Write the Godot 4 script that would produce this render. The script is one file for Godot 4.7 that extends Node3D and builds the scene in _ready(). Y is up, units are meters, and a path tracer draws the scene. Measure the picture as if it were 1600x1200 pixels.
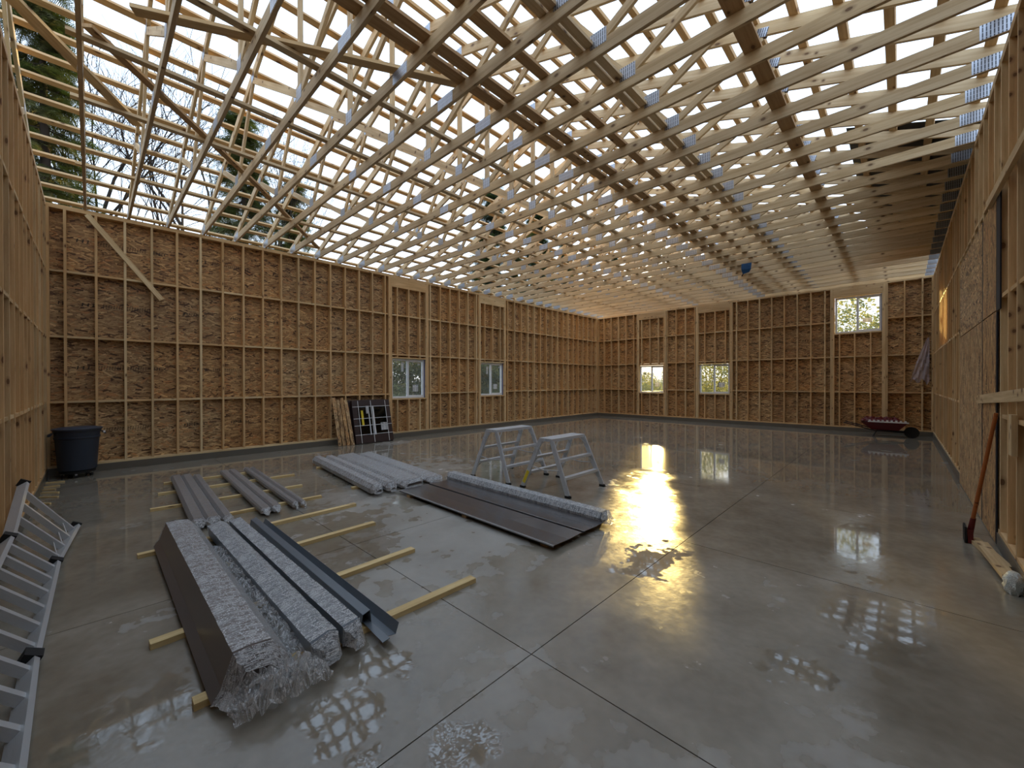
extends Node3D
# A timber-framed workshop under construction: open roof trusses over a wet concrete slab.
# x runs along the long back wall, z from the back wall towards the camera, y is up (metres).

const L := 18.64          # inside length (x)
const W := 11.968         # inside width (z)
const Y0 := 0.14          # top of the concrete curb
const YT := 5.02          # top of the wall plates
const RISE := 1.2192      # height of one row of sheathing
const OC := 0.4064        # stud spacing
const VM := 6.02          # middle of the trusses
const PITCH := 0.325

var rng := RandomNumberGenerator.new()
var M := {}
var cache := {}
var taken := {}

# ------------------------------------------------------------------ names, labels
func numbered(called: String) -> String:
	if not taken.has(called):
		taken[called] = 0
		return called
	taken[called] += 1
	return "%s_%03d" % [called, taken[called]]

func tag(o: Node, label: String, category: String, group := "", kind := "") -> Node:
	if label: o.set_meta("label", label)
	if category: o.set_meta("category", category)
	if group: o.set_meta("group", group)
	if kind: o.set_meta("kind", kind)
	return o

func thing(called: String, label: String, category: String, at := Vector3.ZERO, group := "", kind := "") -> Node3D:
	var o := Node3D.new()
	o.name = numbered(called)
	add_child(o, true)
	o.position = at
	tag(o, label, category, group, kind)
	return o

func part(called: String, mesh: Mesh, mat: Material, parent: Node, xf := Transform3D.IDENTITY) -> MeshInstance3D:
	var o := MeshInstance3D.new()
	o.name = called
	o.mesh = mesh
	o.material_override = mat
	o.transform = xf
	parent.add_child(o, true)
	return o

# makes a part a sub-part of its neighbour, where it stands
func under(o: Node3D, owner_part: Node3D) -> Node3D:
	var local := owner_part.transform.affine_inverse() * o.transform
	o.get_parent().remove_child(o)
	owner_part.add_child(o, true)
	o.transform = local
	return o

func ordinal(n: int) -> String:
	var ones := ["", "first", "second", "third", "fourth", "fifth", "sixth", "seventh", "eighth", "ninth", "tenth", "eleventh", "twelfth", "thirteenth", "fourteenth", "fifteenth", "sixteenth", "seventeenth", "eighteenth", "nineteenth"]
	if n < 20: return ones[n]
	var tens := ["", "", "twent", "thirt", "fort"]
	if n % 10 == 0: return tens[n / 10] + "ieth"
	return tens[n / 10] + "y-" + ones[n % 10]

# ------------------------------------------------------------------ meshes
class MB:
	var v := PackedVector3Array()
	var n := PackedVector3Array()
	var t := PackedVector2Array()
	var i := PackedInt32Array()
	# corners clockwise seen from the front
	func quad(a: Vector3, b: Vector3, c: Vector3, d: Vector3, ta := Vector2.ZERO, tb := Vector2(0, 1), tc := Vector2(1, 1), td := Vector2(1, 0)) -> void:
		var nn := (c - a).cross(b - d)
		if nn.length_squared() < 1e-14: return
		nn = nn.normalized()
		var k := v.size()
		v.append_array([a, b, c, d]); n.append_array([nn, nn, nn, nn]); t.append_array([ta, tb, tc, td])
		i.append_array([k, k + 1, k + 2, k, k + 2, k + 3])
	func tri(a: Vector3, b: Vector3, c: Vector3, ta := Vector2.ZERO, tb := Vector2(0, 1), tc := Vector2(1, 1)) -> void:
		var nn := (c - a).cross(b - a)
		if nn.length_squared() < 1e-16: return
		nn = nn.normalized()
		var k := v.size()
		v.append_array([a, b, c]); n.append_array([nn, nn, nn]); t.append_array([ta, tb, tc])
		i.append_array([k, k + 1, k + 2])
	func smooth(limit := 0.72) -> MB:
		var near := {}
		for k in v.size():
			var key := v[k].snapped(Vector3(0.0002, 0.0002, 0.0002))
			if not near.has(key): near[key] = []
			near[key].append(n[k])
		for k in v.size():
			var own := n[k]
			var sum := Vector3.ZERO
			for q in near[v[k].snapped(Vector3(0.0002, 0.0002, 0.0002))]:
				if own.dot(q) > limit: sum += q
			n[k] = sum.normalized()
		return self
	func mesh() -> ArrayMesh:
		var m := ArrayMesh.new()
		var a := []
		a.resize(Mesh.ARRAY_MAX)
		a[Mesh.ARRAY_VERTEX] = v; a[Mesh.ARRAY_NORMAL] = n; a[Mesh.ARRAY_TEX_UV] = t; a[Mesh.ARRAY_INDEX] = i
		m.add_surface_from_arrays(Mesh.PRIMITIVE_TRIANGLES, a)
		return m
	# a box between two corners; grain (0 x, 1 y, 2 z) is the axis that runs along the texture's u
	func box(lo: Vector3, hi: Vector3, grain := 0, off := Vector2.ZERO, per := Vector2(2.4, 0.6)) -> void:
		for ax in 3:
			for s in [0, 1]:
				var b := (ax + 1) % 3
				var c := (ax + 2) % 3
				var p := []
				for q in [[0, 0], [1, 0], [1, 1], [0, 1]]:
					var w := lo
					w[ax] = hi[ax] if s else lo[ax]
					w[b] = hi[b] if q[0] else lo[b]
					w[c] = hi[c] if q[1] else lo[c]
					p.append(w)
				if s: p.reverse()
				var uv := []
				var along := grain if grain != ax else b
				var across := c if along == b else b
				for w in p:
					uv.append(Vector2(w[along] / per.x, w[across] / per.y) + off + Vector2(0, ax * 0.31 + s * 0.17))
				quad(p[0], p[1], p[2], p[3], uv[0], uv[1], uv[2], uv[3])
	# rings of points joined one after another; closed rings, optional end caps
	func loft(rings: Array, caps := true, ulen := 1.0, closed := true) -> void:
		var along := 0.0
		for r in rings.size() - 1:
			var A: PackedVector3Array = rings[r]
			var B: PackedVector3Array = rings[r + 1]
			var ca := Vector3.ZERO
			for q in A: ca += q
			for q in B: ca += q
			ca /= A.size() + B.size()
			var step := (A[0] - B[0]).length()
			var round_ := 0.0
			for k in (A.size() if closed else A.size() - 1):
				var k2 := (k + 1) % A.size()
				var w := (A[k2] - A[k]).length()
				var u0 := along / ulen
				var u1 := (along + step) / ulen
				var t0 := round_ / ulen
				var t1 := (round_ + w) / ulen
				var nn := (B[k2] - A[k]).cross(B[k] - A[k2])
				if nn.dot((A[k] + A[k2] + B[k] + B[k2]) / 4.0 - ca) > 0:
					quad(A[k], B[k], B[k2], A[k2], Vector2(u0, t0), Vector2(u1, t0), Vector2(u1, t1), Vector2(u0, t1))
				else:
					quad(A[k], A[k2], B[k2], B[k], Vector2(u0, t0), Vector2(u0, t1), Vector2(u1, t1), Vector2(u1, t0))
				round_ += w
			along += step
		if caps and closed:
			for e in [0, rings.size() - 1]:
				var A: PackedVector3Array = rings[e]
				var c := Vector3.ZERO
				for q in A: c += q
				c /= A.size()
				var out: Vector3 = c - rings[1 if e == 0 else e - 1][0]
				for k in A.size():
					var k2 := (k + 1) % A.size()
					var nn := (A[k2] - c).cross(A[k] - c)
					var uv0 := Vector2(0.1, 0.1)
					if nn.dot(out) > 0: tri(c, A[k], A[k2], uv0, uv0 + Vector2(0.05, 0), uv0 + Vector2(0, 0.05))
					else: tri(c, A[k2], A[k], uv0, uv0 + Vector2(0.05, 0), uv0 + Vector2(0, 0.05))
	func tube(pts: Array, radii: Array, sides := 8, caps := true, ulen := 1.0) -> void:
		var rings := []
		var n := pts.size()
		for q in n:
			var d: Vector3 = (pts[min(q + 1, n - 1)] - pts[max(q - 1, 0)]).normalized()
			var x := d.cross(Vector3.UP if absf(d.y) < 0.9 else Vector3.RIGHT).normalized()
			var y := d.cross(x)
			var ring := PackedVector3Array()
			for k in sides:
				var a := TAU * k / sides
				ring.append(pts[q] + (x * cos(a) + y * sin(a)) * radii[q])
			rings.append(ring)
		loft(rings, caps, ulen)

# one board, cached by size: along x by default
func board(s: Vector3, grain := -1, vary := true) -> ArrayMesh:
	var g := grain
	if g < 0: g = 0 if s.x >= s.y and s.x >= s.z else 1 if s.y >= s.z else 2
	var k := (rng.randi() % 7) if vary else 0
	var key := [snappedf(s.x, 0.001), snappedf(s.y, 0.001), snappedf(s.z, 0.001), g, k]
	if not cache.has(key):
		var b := MB.new()
		b.box(-s / 2, s / 2, g, Vector2(k * 0.37, k * 0.141))
		cache[key] = b.mesh()
	return cache[key]

func wood() -> Material:
	return M.wood[rng.randi() % M.wood.size()]

# a board from a to b with section w (sideways) by h (towards up)
func stick(called: String, a: Vector3, b: Vector3, w: float, h: float, mat: Material, parent: Node, up := Vector3.UP) -> MeshInstance3D:
	var x := (b - a).normalized()
	var z := x.cross(up).normalized()
	var y := z.cross(x)
	return part(called, board(Vector3((b - a).length(), h, w)), mat, parent, Transform3D(Basis(x, y, z), (a + b) / 2))

func slab(called: String, lo: Vector3, hi: Vector3, mat: Material, parent: Node) -> MeshInstance3D:
	return part(called, board(hi - lo), mat, parent, Transform3D(Basis.IDENTITY, (lo + hi) / 2))

func tube_mesh(pts: Array, radii: Array, sides := 8) -> ArrayMesh:
	var b := MB.new()
	b.tube(pts, radii, sides)
	return b.smooth(0.6).mesh()

func lathe(profile: Array, sides := 24) -> ArrayMesh:
	var b := MB.new()
	var rings := []
	for p in profile:
		var r := PackedVector3Array()
		for k in sides:
			var a := TAU * k / sides
			r.append(Vector3(cos(a) * p.x, p.y, sin(a) * p.x))
		rings.append(r)
	b.loft(rings, true)
	return b.smooth().mesh()

# ------------------------------------------------------------------ textures
func noise_bytes(w: int, h: int, freq: float, sd: int, octaves := 3, stretch := Vector2i(1, 1), type := FastNoiseLite.TYPE_SIMPLEX_SMOOTH) -> PackedByteArray:
	var f := FastNoiseLite.new()
	f.seed = sd
	f.noise_type = type
	f.frequency = freq
	f.fractal_octaves = octaves
	var im := f.get_seamless_image(maxi(8, w / stretch.x), maxi(8, h / stretch.y))
	im.convert(Image.FORMAT_L8)
	if stretch != Vector2i(1, 1): im.resize(w, h, Image.INTERPOLATE_CUBIC)
	return im.get_data()

func tex(w: int, h: int, data: PackedByteArray, fmt := Image.FORMAT_RGB8) -> ImageTexture:
	return ImageTexture.create_from_image(Image.create_from_data(w, h, false, fmt, data))

func wood_texture(sd: int, light: Color, dark: Color, knots: int) -> ImageTexture:
	var w := 512
	var h := 256
	var g := noise_bytes(w, h, 0.055, sd, 3, Vector2i(16, 1))
	var c := noise_bytes(w, h, 0.02, sd + 5, 2, Vector2i(4, 1))
	var f := noise_bytes(w, h, 0.35, sd + 9, 2, Vector2i(6, 1))
	var k := PackedFloat32Array()
	k.resize(w * h)
	var r := RandomNumberGenerator.new()
	r.seed = sd
	for q in knots:
		var kx := r.randi() % w
		var ky := r.randi() % h
		var rx := r.randf_range(3, 7)
		var ry := r.randf_range(3.5, 8)
		for dy in range(-20, 21):
			for dx in range(-24, 25):
				var d := sqrt(dx * dx / (rx * rx) + dy * dy / (ry * ry))
				if d < 2.4:
					var at := posmod(ky + dy, h) * w + posmod(kx + dx, w)
					k[at] = maxf(k[at], 1.0 if d < 1 else (2.4 - d) / 1.4 * 0.4)
	var out := PackedByteArray()
	out.resize(w * h * 3)
	for p in w * h:
		var t := clampf(g[p] / 255.0 * 0.65 + c[p] / 255.0 * 0.5 + f[p] / 255.0 * 0.25 - 0.25, 0, 1)
		var col := light.lerp(dark, t)
		if k[p] > 0: col = col.lerp(Color(0.30, 0.18, 0.10), k[p] * 0.65)
		out[p * 3] = int(col.r * 255); out[p * 3 + 1] = int(col.g * 255); out[p * 3 + 2] = int(col.b * 255)
	return tex(w, h, out)

const FONT := {"A": [14, 17, 17, 31, 17, 17, 17], "R": [30, 17, 17, 30, 20, 18, 17], "B": [30, 17, 17, 30, 17, 17, 30], "E": [31, 16, 16, 30, 16, 16, 31], "C": [14, 17, 16, 16, 16, 17, 14], "H": [17, 17, 17, 31, 17, 17, 17], "I": [14, 4, 4, 4, 4, 4, 14], "1": [4, 12, 4, 4, 4, 4, 14], "/": [1, 2, 2, 4, 8, 8, 16], "6": [14, 16, 16, 30, 17, 17, 14], "2": [14, 17, 1, 6, 8, 16, 31], "4": [2, 6, 10, 18, 31, 2, 2], "7": [31, 1, 2, 4, 4, 8, 8], " ": [0, 0, 0, 0, 0, 0, 0]}

func stamp(data: PackedByteArray, w: int, h: int, text: String, x: int, y: int, sx: int, sy: int, strength: float, ink := Color(0.1, 0.08, 0.06)) -> void:
	for ci in text.length():
		var rows: Array = FONT.get(text[ci], FONT[" "])
		for ry in 7:
			for rx in 5:
				if rows[ry] >> (4 - rx) & 1:
					for dy in sy:
						for dx in sx:
							var px := posmod(x + (ci * 6 + rx) * sx + dx + (6 - ry) * sy / 6, w)
							var py := posmod(y + ry * sy + dy, h)
							var at := (py * w + px) * 3
							var k := strength * (0.7 + 0.3 * ((px * 7 + py * 13) % 11) / 10.0)
							data[at] = int(lerpf(data[at], ink.r * 255, k))
							data[at + 1] = int(lerpf(data[at + 1], ink.g * 255, k))
							data[at + 2] = int(lerpf(data[at + 2], ink.b * 255, k))

# oriented strand board: flakes laid over one another, with the maker's ink line in the middle of each sheet; 4.88 m by 2.44 m
func osb_texture() -> ImageTexture:
	var w := 1024
	var h := 512
	var d := PackedByteArray()
	d.resize(w * h * 3)
	for p in w * h:
		d[p * 3] = 170; d[p * 3 + 1] = 134; d[p * 3 + 2] = 94
	var r := RandomNumberGenerator.new()
	r.seed = 77
	for q in 9500:
		var cx := r.randf() * w
		var cy := r.randf() * h
		var len_ := r.randf_range(7, 20)
		var wid := r.randf_range(1.2, 3.6)
		var a := r.randfn(0.0, 0.35)
		var tone := clampf(r.randfn(0.53, 0.27), 0.0, 1.0)
		var col := Color(0.54, 0.415, 0.28).lerp(Color(0.92, 0.785, 0.58), tone)
		if r.randf() < 0.10: col = Color(0.38, 0.27, 0.18)
		if r.randf() < 0.10: col = Color(0.80, 0.60, 0.40)
		var ca := cos(a)
		var sa := sin(a)
		var hx := int(absf(len_ * ca) + absf(wid * sa)) + 1
		var hy := int(absf(len_ * sa) + absf(wid * ca)) + 1
		var cr := int(col.r * 255)
		var cg := int(col.g * 255)
		var cb := int(col.b * 255)
		for dy in range(-hy, hy + 1):
			for dx in range(-hx, hx + 1):
				var lx := dx * ca + dy * sa
				var ly := dy * ca - dx * sa
				if absf(lx) < len_ and absf(ly) < wid:
					var at := (posmod(int(cy) + dy, h) * w + posmod(int(cx) + dx, w)) * 3
					var e := 0 if absf(ly) < wid - 0.9 else -22
					d[at] = clampi(cr + e, 0, 255); d[at + 1] = clampi(cg + e, 0, 255); d[at + 2] = clampi(cb + e, 0, 255)
	for sheet in 2:
		var y := sheet * 256 + 112
		for k in 2:
			var x := k * 512 + sheet * 190
			stamp(d, w, h, "ARBEC", x + 60, y, 3, 2, 0.95)
			stamp(d, w, h, "H", x + 250, y, 4, 2, 0.95)
			stamp(d, w, h, "1", x + 275, y, 3, 2, 0.95)
			for row in 4:
				for px in 150:
					if ((px * 5 + row * 3) * 7919 >> 3) % 5 > 1:
						for th in 2:
							var at := ((y + row * 4 + th) * w + posmod(x + 310 + px, w)) * 3
							d[at] = int(d[at] * 0.34); d[at + 1] = int(d[at + 1] * 0.33); d[at + 2] = int(d[at + 2] * 0.33)
			for px in 512:
				var at2 := ((y + 18) * w + posmod(x + px, w)) * 3
				if px % 13 < 11:
					for c in 3: d[at2 + c] = int(d[at2 + c] * 0.42)
	return tex(w, h, d)

# wet slab: albedo and roughness over the whole floor (x along the width of the picture, z down it)
func floor_textures() -> Array:
	var w := 1600
	var h := 1024
	var big := noise_bytes(w, h, 0.006, 3, 4)
	var mid := noise_bytes(w, h, 0.02, 11, 4)
	var fine := noise_bytes(w, h, 0.11, 17, 3)
	var edge := noise_bytes(w, h, 0.035, 23, 5)
	var grit := noise_bytes(w, h, 0.4, 29, 2)
	var bu := PackedByteArray()
	bu.resize(w * h)
	var a := PackedByteArray()
	a.resize(w * h * 3)
	var ro := PackedByteArray()
	ro.resize(w * h)
	# where the slab is drying: centre (x, z), radii, strength
	var dry_spots := [[3.3, 7.5, 1.5, 1.3, 0.55], [3.2, 5.2, 1.0, 0.8, 0.4], [5.3, 4.3, 1.3, 0.8, 0.4], [1.7, 9.6, 1.0, 0.9, 0.26], [1.7, 10.9, 1.2, 0.8, 0.24], [6.4, 0.9, 1.0, 0.4, 0.4]]
	# shallow pools left standing on the near part of the slab
	var pools := [[1.47, 9.2, 0.30, 0.40, 0], [1.75, 8.98, 0.25, 0.2, 0], [1.75, 9.78, 0.22, 0.25, 0], [4.55, 11.1, 0.9, 0.45, 0], [3.5, 10.8, 0.35, 0.25, 0], [6.3, 10.85, 0.9, 0.5, 0], [0.7, 8.4, 0.5, 0.35, 0], [4.3, 9.5, 0.55, 0.35, 0], [2.5, 7.0, 0.5, 0.7, 0]]
	for j in h:
		var z := W * (j + 0.5) / h
		for i in w:
			var x := L * (i + 0.5) / w
			var p := j * w + i
			var dry := -0.25
			for s in dry_spots:
				var dx: float = (x - s[0]) / s[2]
				if absf(dx) > 1.6: continue
				var dz: float = (z - s[1]) / s[3]
				dry += s[4] * exp(-dx * dx - dz * dz)
			var e := edge[p] / 255.0
			var b := big[p] / 255.0
			var f := fine[p] / 255.0
			var q := dry + (e - 0.5) * 0.75 + (b - 0.5) * 0.45
			var k := clampf(q / 0.10, 0, 1)               # 1 on drying concrete, with a crisp tide line
			var near := clampf((9.0 - x) / 4.0, 0, 1) * clampf((z - 5.0) / 2.5, 0, 1)
			var pool := 0.0
			for s in pools:
				var px: float = (x - s[0]) / s[2]
				var pz: float = (z - s[1]) / s[3]
				if absf(px) < 2 and absf(pz) < 2: pool = maxf(pool, exp(-px * px - pz * pz))
			pool = clampf((pool - 0.55 + (e - 0.5) * 0.9 + (f - 0.5) * 0.5) / 0.12, 0, 1)
			var damp := clampf(near * 1.1 - 0.22 + (b - 0.5) * 0.7 + (mid[p] / 255.0 - 0.5) * 0.6, 0, 1) * (1.0 - pool) # thin film of water on the trowelled face instead of a sheet
			var tone := 0.475 + (b - 0.5) * 0.10 + (mid[p] / 255.0 - 0.5) * 0.07 + (f - 0.5) * 0.05
			tone = lerpf(tone, tone + 0.02, damp)
			tone = lerpf(tone, tone + 0.07, k)
			var rim := clampf(1.0 - absf(q - 0.01) / 0.02, 0, 1)
			tone -= rim * 0.03
			var warm := 0.030 + (1.0 - k) * 0.018
			a[p * 3] = int(clampf(tone + warm, 0, 1) * 255); a[p * 3 + 1] = int(clampf(tone + warm * 0.35, 0, 1) * 255); a[p * 3 + 2] = int(clampf(tone - warm * 0.8, 0, 1) * 255)
			var rough := 0.04 + 0.25 * damp * (0.6 + 0.4 * f) + 0.20 * k * (1.0 - pool)
			ro[p] = int(clampf(rough, 0, 1) * 255)
			bu[p] = int(clampf(0.5 + (grit[p] / 255.0 - 0.5) * (0.12 + 0.88 * maxf(damp, k)), 0, 1) * 255)
	return [tex(w, h, a), tex(w, h, ro, Image.FORMAT_L8), tex(w, h, bu, Image.FORMAT_L8)]

# cling film with rain drops: white marks whose alpha is the cloudiness of the film
func film_texture() -> Array:
	var w := 512
	var hb := PackedByteArray()
	hb.resize(w * w)
	var a := noise_bytes(w, w, 0.09, 41, 3, Vector2i(1, 12))
	var b := noise_bytes(w, w, 0.3, 43, 2)
	var c := noise_bytes(w, w, 0.012, 47, 2)
	var d := PackedByteArray()
	d.resize(w * w * 4)
	var r := RandomNumberGenerator.new()
	r.seed = 5
	for p in w * w:
		var t := a[p] / 255.0 * 0.55 + b[p] / 255.0 * 0.5 + (c[p] / 255.0 - 0.5) * 0.25
		var al := clampf(0.40 + (t - 0.53) * 1.7, 0.12, 0.85)
		if r.randf() < 0.05: al = minf(1.0, al + 0.4)
		hb[p] = a[p]
		d[p * 4] = 229; d[p * 4 + 1] = 229; d[p * 4 + 2] = 229; d[p * 4 + 3] = int(al * 255)
	for q in 1100:                      # rain drops
		var cx := r.randi() % w
		var cy := r.randi() % w
		var rad := r.randi_range(2, 4)
		for dy in range(-rad, rad + 1):
			for dx in range(-rad, rad + 1):
				if dx * dx + dy * dy <= rad * rad: d[(posmod(cy + dy, w) * w + posmod(cx + dx, w)) * 4 + 3] = 235
	return [tex(w, w, d, Image.FORMAT_RGBA8), tex(w, w, hb, Image.FORMAT_L8)]

func stripes_texture() -> ImageTexture:
	var w := 64
	var d := PackedByteArray()
	d.resize(w * w * 3)
	for y in w:
		for x in w:
			var slot := (x % 16) < 6 and (y % 32) < 29
			var v := 0.36 if slot else 0.80
			d[(y * w + x) * 3] = int(v * 250); d[(y * w + x) * 3 + 1] = int(v * 252); d[(y * w + x) * 3 + 2] = int(v * 255)
	return tex(w, w, d)

func paper_texture(sd: int) -> ImageTexture:
	var w := 64
	var d := PackedByteArray()
	d.resize(w * w * 3)
	var r := RandomNumberGenerator.new()
	r.seed = sd
	d.fill(228)
	for row in 9:
		var y := 8 + row * 6
		for x in range(7, 57):
			if r.randf() < 0.62:
				for dy in (3 if row < 2 else 2):
					for c in 3: d[((y + dy) * w + x) * 3 + c] = 95
	return tex(w, w, d)

func mat(c: Color, rough := 0.7, metal := 0.0, t: Texture2D = null) -> StandardMaterial3D:
	var m := StandardMaterial3D.new()
	m.albedo_color = c
	m.roughness = rough
	m.metallic = metal
	if t: m.albedo_texture = t
	return m

func relief(m: StandardMaterial3D, sd: int, freq: float, cm: float, scale: Vector3, size := 512) -> StandardMaterial3D:
	m.heightmap_enabled = true
	m.heightmap_scale = cm
	m.heightmap_texture = tex(size, size, noise_bytes(size, size, freq, sd, 4), Image.FORMAT_L8)
	m.uv1_scale = scale
	return m

func make_materials() -> void:
	var wt := [wood_texture(100, Color(0.93, 0.845, 0.69), Color(0.76, 0.645, 0.475), 9), wood_texture(210, Color(0.91, 0.82, 0.665), Color(0.75, 0.63, 0.465), 12)]
	M.wood = [mat(Color(1.0, 0.98, 0.94), 0.75, 0, wt[0]), mat(Color(0.94, 0.91, 0.86), 0.75, 0, wt[1]), mat(Color(1.0, 0.94, 0.86), 0.75, 0, wt[1]), mat(Color(0.96, 0.88, 0.78), 0.75, 0, wt[0])]
	M.truss = [mat(Color(0.95, 0.955, 0.97), 0.75, 0, wt[1]), mat(Color(0.91, 0.905, 0.91), 0.75, 0, wt[0]), mat(Color(0.97, 0.96, 0.95), 0.75, 0, wt[0])]
	M.purlin = [mat(Color(0.97, 0.91, 0.85), 0.75, 0, wt[0]), mat(Color(0.92, 0.88, 0.83), 0.75, 0, wt[1])]
	M.brace = mat(Color(0.84, 0.78, 0.72), 0.8, 0, wt[1])
	M.lath = mat(Color(1.0, 0.98, 0.88), 0.7, 0, wt[0])
	var ot := osb_texture()
	M.osb = [mat(Color(1, 1, 1), 0.62, 0, ot), mat(Color(0.92, 0.90, 0.88), 0.62, 0, ot), mat(Color(0.97, 0.92, 0.85), 0.62, 0, ot)]
	var ft := floor_textures()
	M.floor = mat(Color.WHITE, 1.0, 0, ft[0])
	M.floor.roughness_texture = ft[1]
	M.floor.roughness_texture_channel = BaseMaterial3D.TEXTURE_CHANNEL_RED
	M.floor.metallic_specular = 0.68
	M.floor.heightmap_enabled = true
	M.floor.heightmap_scale = 0.08
	M.floor.heightmap_texture = ft[2]
	M.curb = mat(Color(0.40, 0.38, 0.34), 0.35)
	M.under = mat(Color(0.10, 0.10, 0.095), 0.8)
	M.plate = mat(Color(0.93, 0.95, 0.99), 0.34, 0.85, stripes_texture())
	M.vinyl = mat(Color(0.88, 0.89, 0.90), 0.35)
	M.glass = mat(Color(0.9, 0.95, 0.93, 0.06), 0.02)
	M.glass.transparency = BaseMaterial3D.TRANSPARENCY_ALPHA
	M.paper = [mat(Color.WHITE, 0.8, 0, paper_texture(1)), mat(Color.WHITE, 0.8, 0, paper_texture(2))]
	for m in M.paper:
		m.backlight_enabled = true
		m.backlight = Color(0.9, 0.9, 0.9)
	M.blue_tape = mat(Color(0.12, 0.26, 0.55), 0.5)
	M.wrap_dark = mat(Color(0.045, 0.06, 0.12), 0.6)
	M.alu = relief(mat(Color(0.80, 0.81, 0.82), 0.36, 0.35), 61, 0.03, 0.05, Vector3(3, 3, 3), 256)
	M.alu_dull = mat(Color(0.70, 0.70, 0.70), 0.45, 0.3)
	M.rubber = mat(Color(0.035, 0.035, 0.038), 0.7)
	M.bin = mat(Color(0.17, 0.205, 0.26), 0.45)
	M.bin_lid = mat(Color(0.24, 0.26, 0.31), 0.5)
	M.brown = mat(Color(0.38, 0.335, 0.315), 0.28, 0.0)
	M.brown.metallic_specular = 0.6
	M.slate = mat(Color(0.42, 0.45, 0.48), 0.28, 0.0)
	M.sheet = mat(Color(0.315, 0.30, 0.30), 0.22, 0.0)
	M.sheet.metallic_specular = 0.6
	var fm := film_texture()
	M.film = mat(Color.WHITE, 0.16, 0.0, fm[0])
	M.film.heightmap_enabled = true
	M.film.heightmap_scale = 0.5
	M.film.heightmap_texture = fm[1]
	M.film.transparency = BaseMaterial3D.TRANSPARENCY_ALPHA
	M.film_thin = M.film.duplicate()
	M.film_thin.albedo_color = Color(1, 1, 1, 0.5)
	M.film_thin.transparency = BaseMaterial3D.TRANSPARENCY_ALPHA
	M.poly = mat(Color(0.78, 0.74, 0.78, 0.55), 0.35)
	M.poly.transparency = BaseMaterial3D.TRANSPARENCY_ALPHA
	M.dark_frame = mat(Color(0.19, 0.125, 0.115), 0.35)
	M.dark_glass = mat(Color(0.05, 0.055, 0.045), 0.04)
	M.white = mat(Color(0.86, 0.86, 0.86), 0.55)
	M.yellow = mat(Color(0.86, 0.76, 0.16), 0.5)
	M.red = mat(Color(0.36, 0.035, 0.04), 0.45)
	M.handle = mat(Color(0.78, 0.50, 0.28), 0.5, 0, wt[1])
	M.black = mat(Color(0.03, 0.03, 0.03), 0.6)
	M.blue = mat(Color(0.13, 0.33, 0.52), 0.45)
	M.bag = relief(mat(Color(0.82, 0.83, 0.80), 0.6), 67, 0.04, 0.6, Vector3(4, 4, 4), 256)
	M.roof = mat(Color(0.13, 0.125, 0.12), 0.5)
	M.bark = mat(Color(0.20, 0.165, 0.14), 0.95)
	M.soil = mat(Color(0.27, 0.26, 0.17), 0.95)
	M.needle = [mat(Color(0.115, 0.165, 0.075), 0.8), mat(Color(0.27, 0.27, 0.13), 0.8)]
	for m in M.needle:
		m.backlight_enabled = true
		m.backlight = Color(0.20, 0.26, 0.10)
	M.leaf = [mat(Color(0.46, 0.50, 0.12), 0.6), mat(Color(0.26, 0.36, 0.10), 0.6), mat(Color(0.105, 0.165, 0.065), 0.7)]
	for m in M.leaf:
		m.backlight_enabled = true
		m.backlight = Color(0.62, 0.62, 0.42)

# ------------------------------------------------------------------ camera, sky, sun
func camera_and_light() -> void:
	var yaw := 0.76557
	var pit := -0.0041
	var roll := -0.00175
	var f := Vector3(cos(yaw) * cos(pit), sin(pit), -sin(yaw) * cos(pit))
	var r := Vector3(sin(yaw), 0, cos(yaw))
	var u := r.cross(f)
	var cam := Camera3D.new()
	cam.name = "camera"
	cam.transform = Transform3D(Basis(r * cos(roll) + u * sin(roll), u * cos(roll) - r * sin(roll), -f), Vector3(0.5672, 1.712, 11.233))
	cam.fov = rad_to_deg(2 * atan(600.0 / 631.46))
	cam.near = 0.05
	cam.far = 300
	add_child(cam)
	cam.current = true

	var sky := ProceduralSkyMaterial.new()
	sky.sky_top_color = Color(0.65, 0.72, 0.80)
	sky.sky_horizon_color = Color(0.88, 0.885, 0.875)
	sky.sky_curve = 0.12
	sky.ground_bottom_color = Color(0.20, 0.19, 0.15)
	sky.ground_horizon_color = Color(0.45, 0.45, 0.42)
	sky.sun_angle_max = 30.0
	sky.sun_curve = 0.16
	sky.sky_energy_multiplier = 1.0
	var env := Environment.new()
	env.background_mode = Environment.BG_SKY
	env.sky = Sky.new()
	env.sky.sky_material = sky
	env.background_energy_multiplier = 1.0
	env.tonemap_mode = Environment.TONE_MAPPER_LINEAR
	env.tonemap_exposure = 3.4
	env.sdfgi_enabled = true
	env.ssao_enabled = true
	env.ssil_enabled = true
	var we := WorldEnvironment.new()
	we.name = "world"
	we.environment = env
	add_child(we)

	var sun := DirectionalLight3D.new()
	sun.name = "sun"
	var az := deg_to_rad(24.2)
	var el := deg_to_rad(8.4)
	var s := Vector3(cos(el) * cos(az), sin(el), -cos(el) * sin(az))
	sun.basis = Basis.looking_at(-s, Vector3.UP)
	sun.light_color = Color(1.0, 0.86, 0.52)
	sun.light_energy = 1.2
	sun.light_angular_distance = 1.2
	sun.shadow_enabled = true
	add_child(sun)

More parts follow.
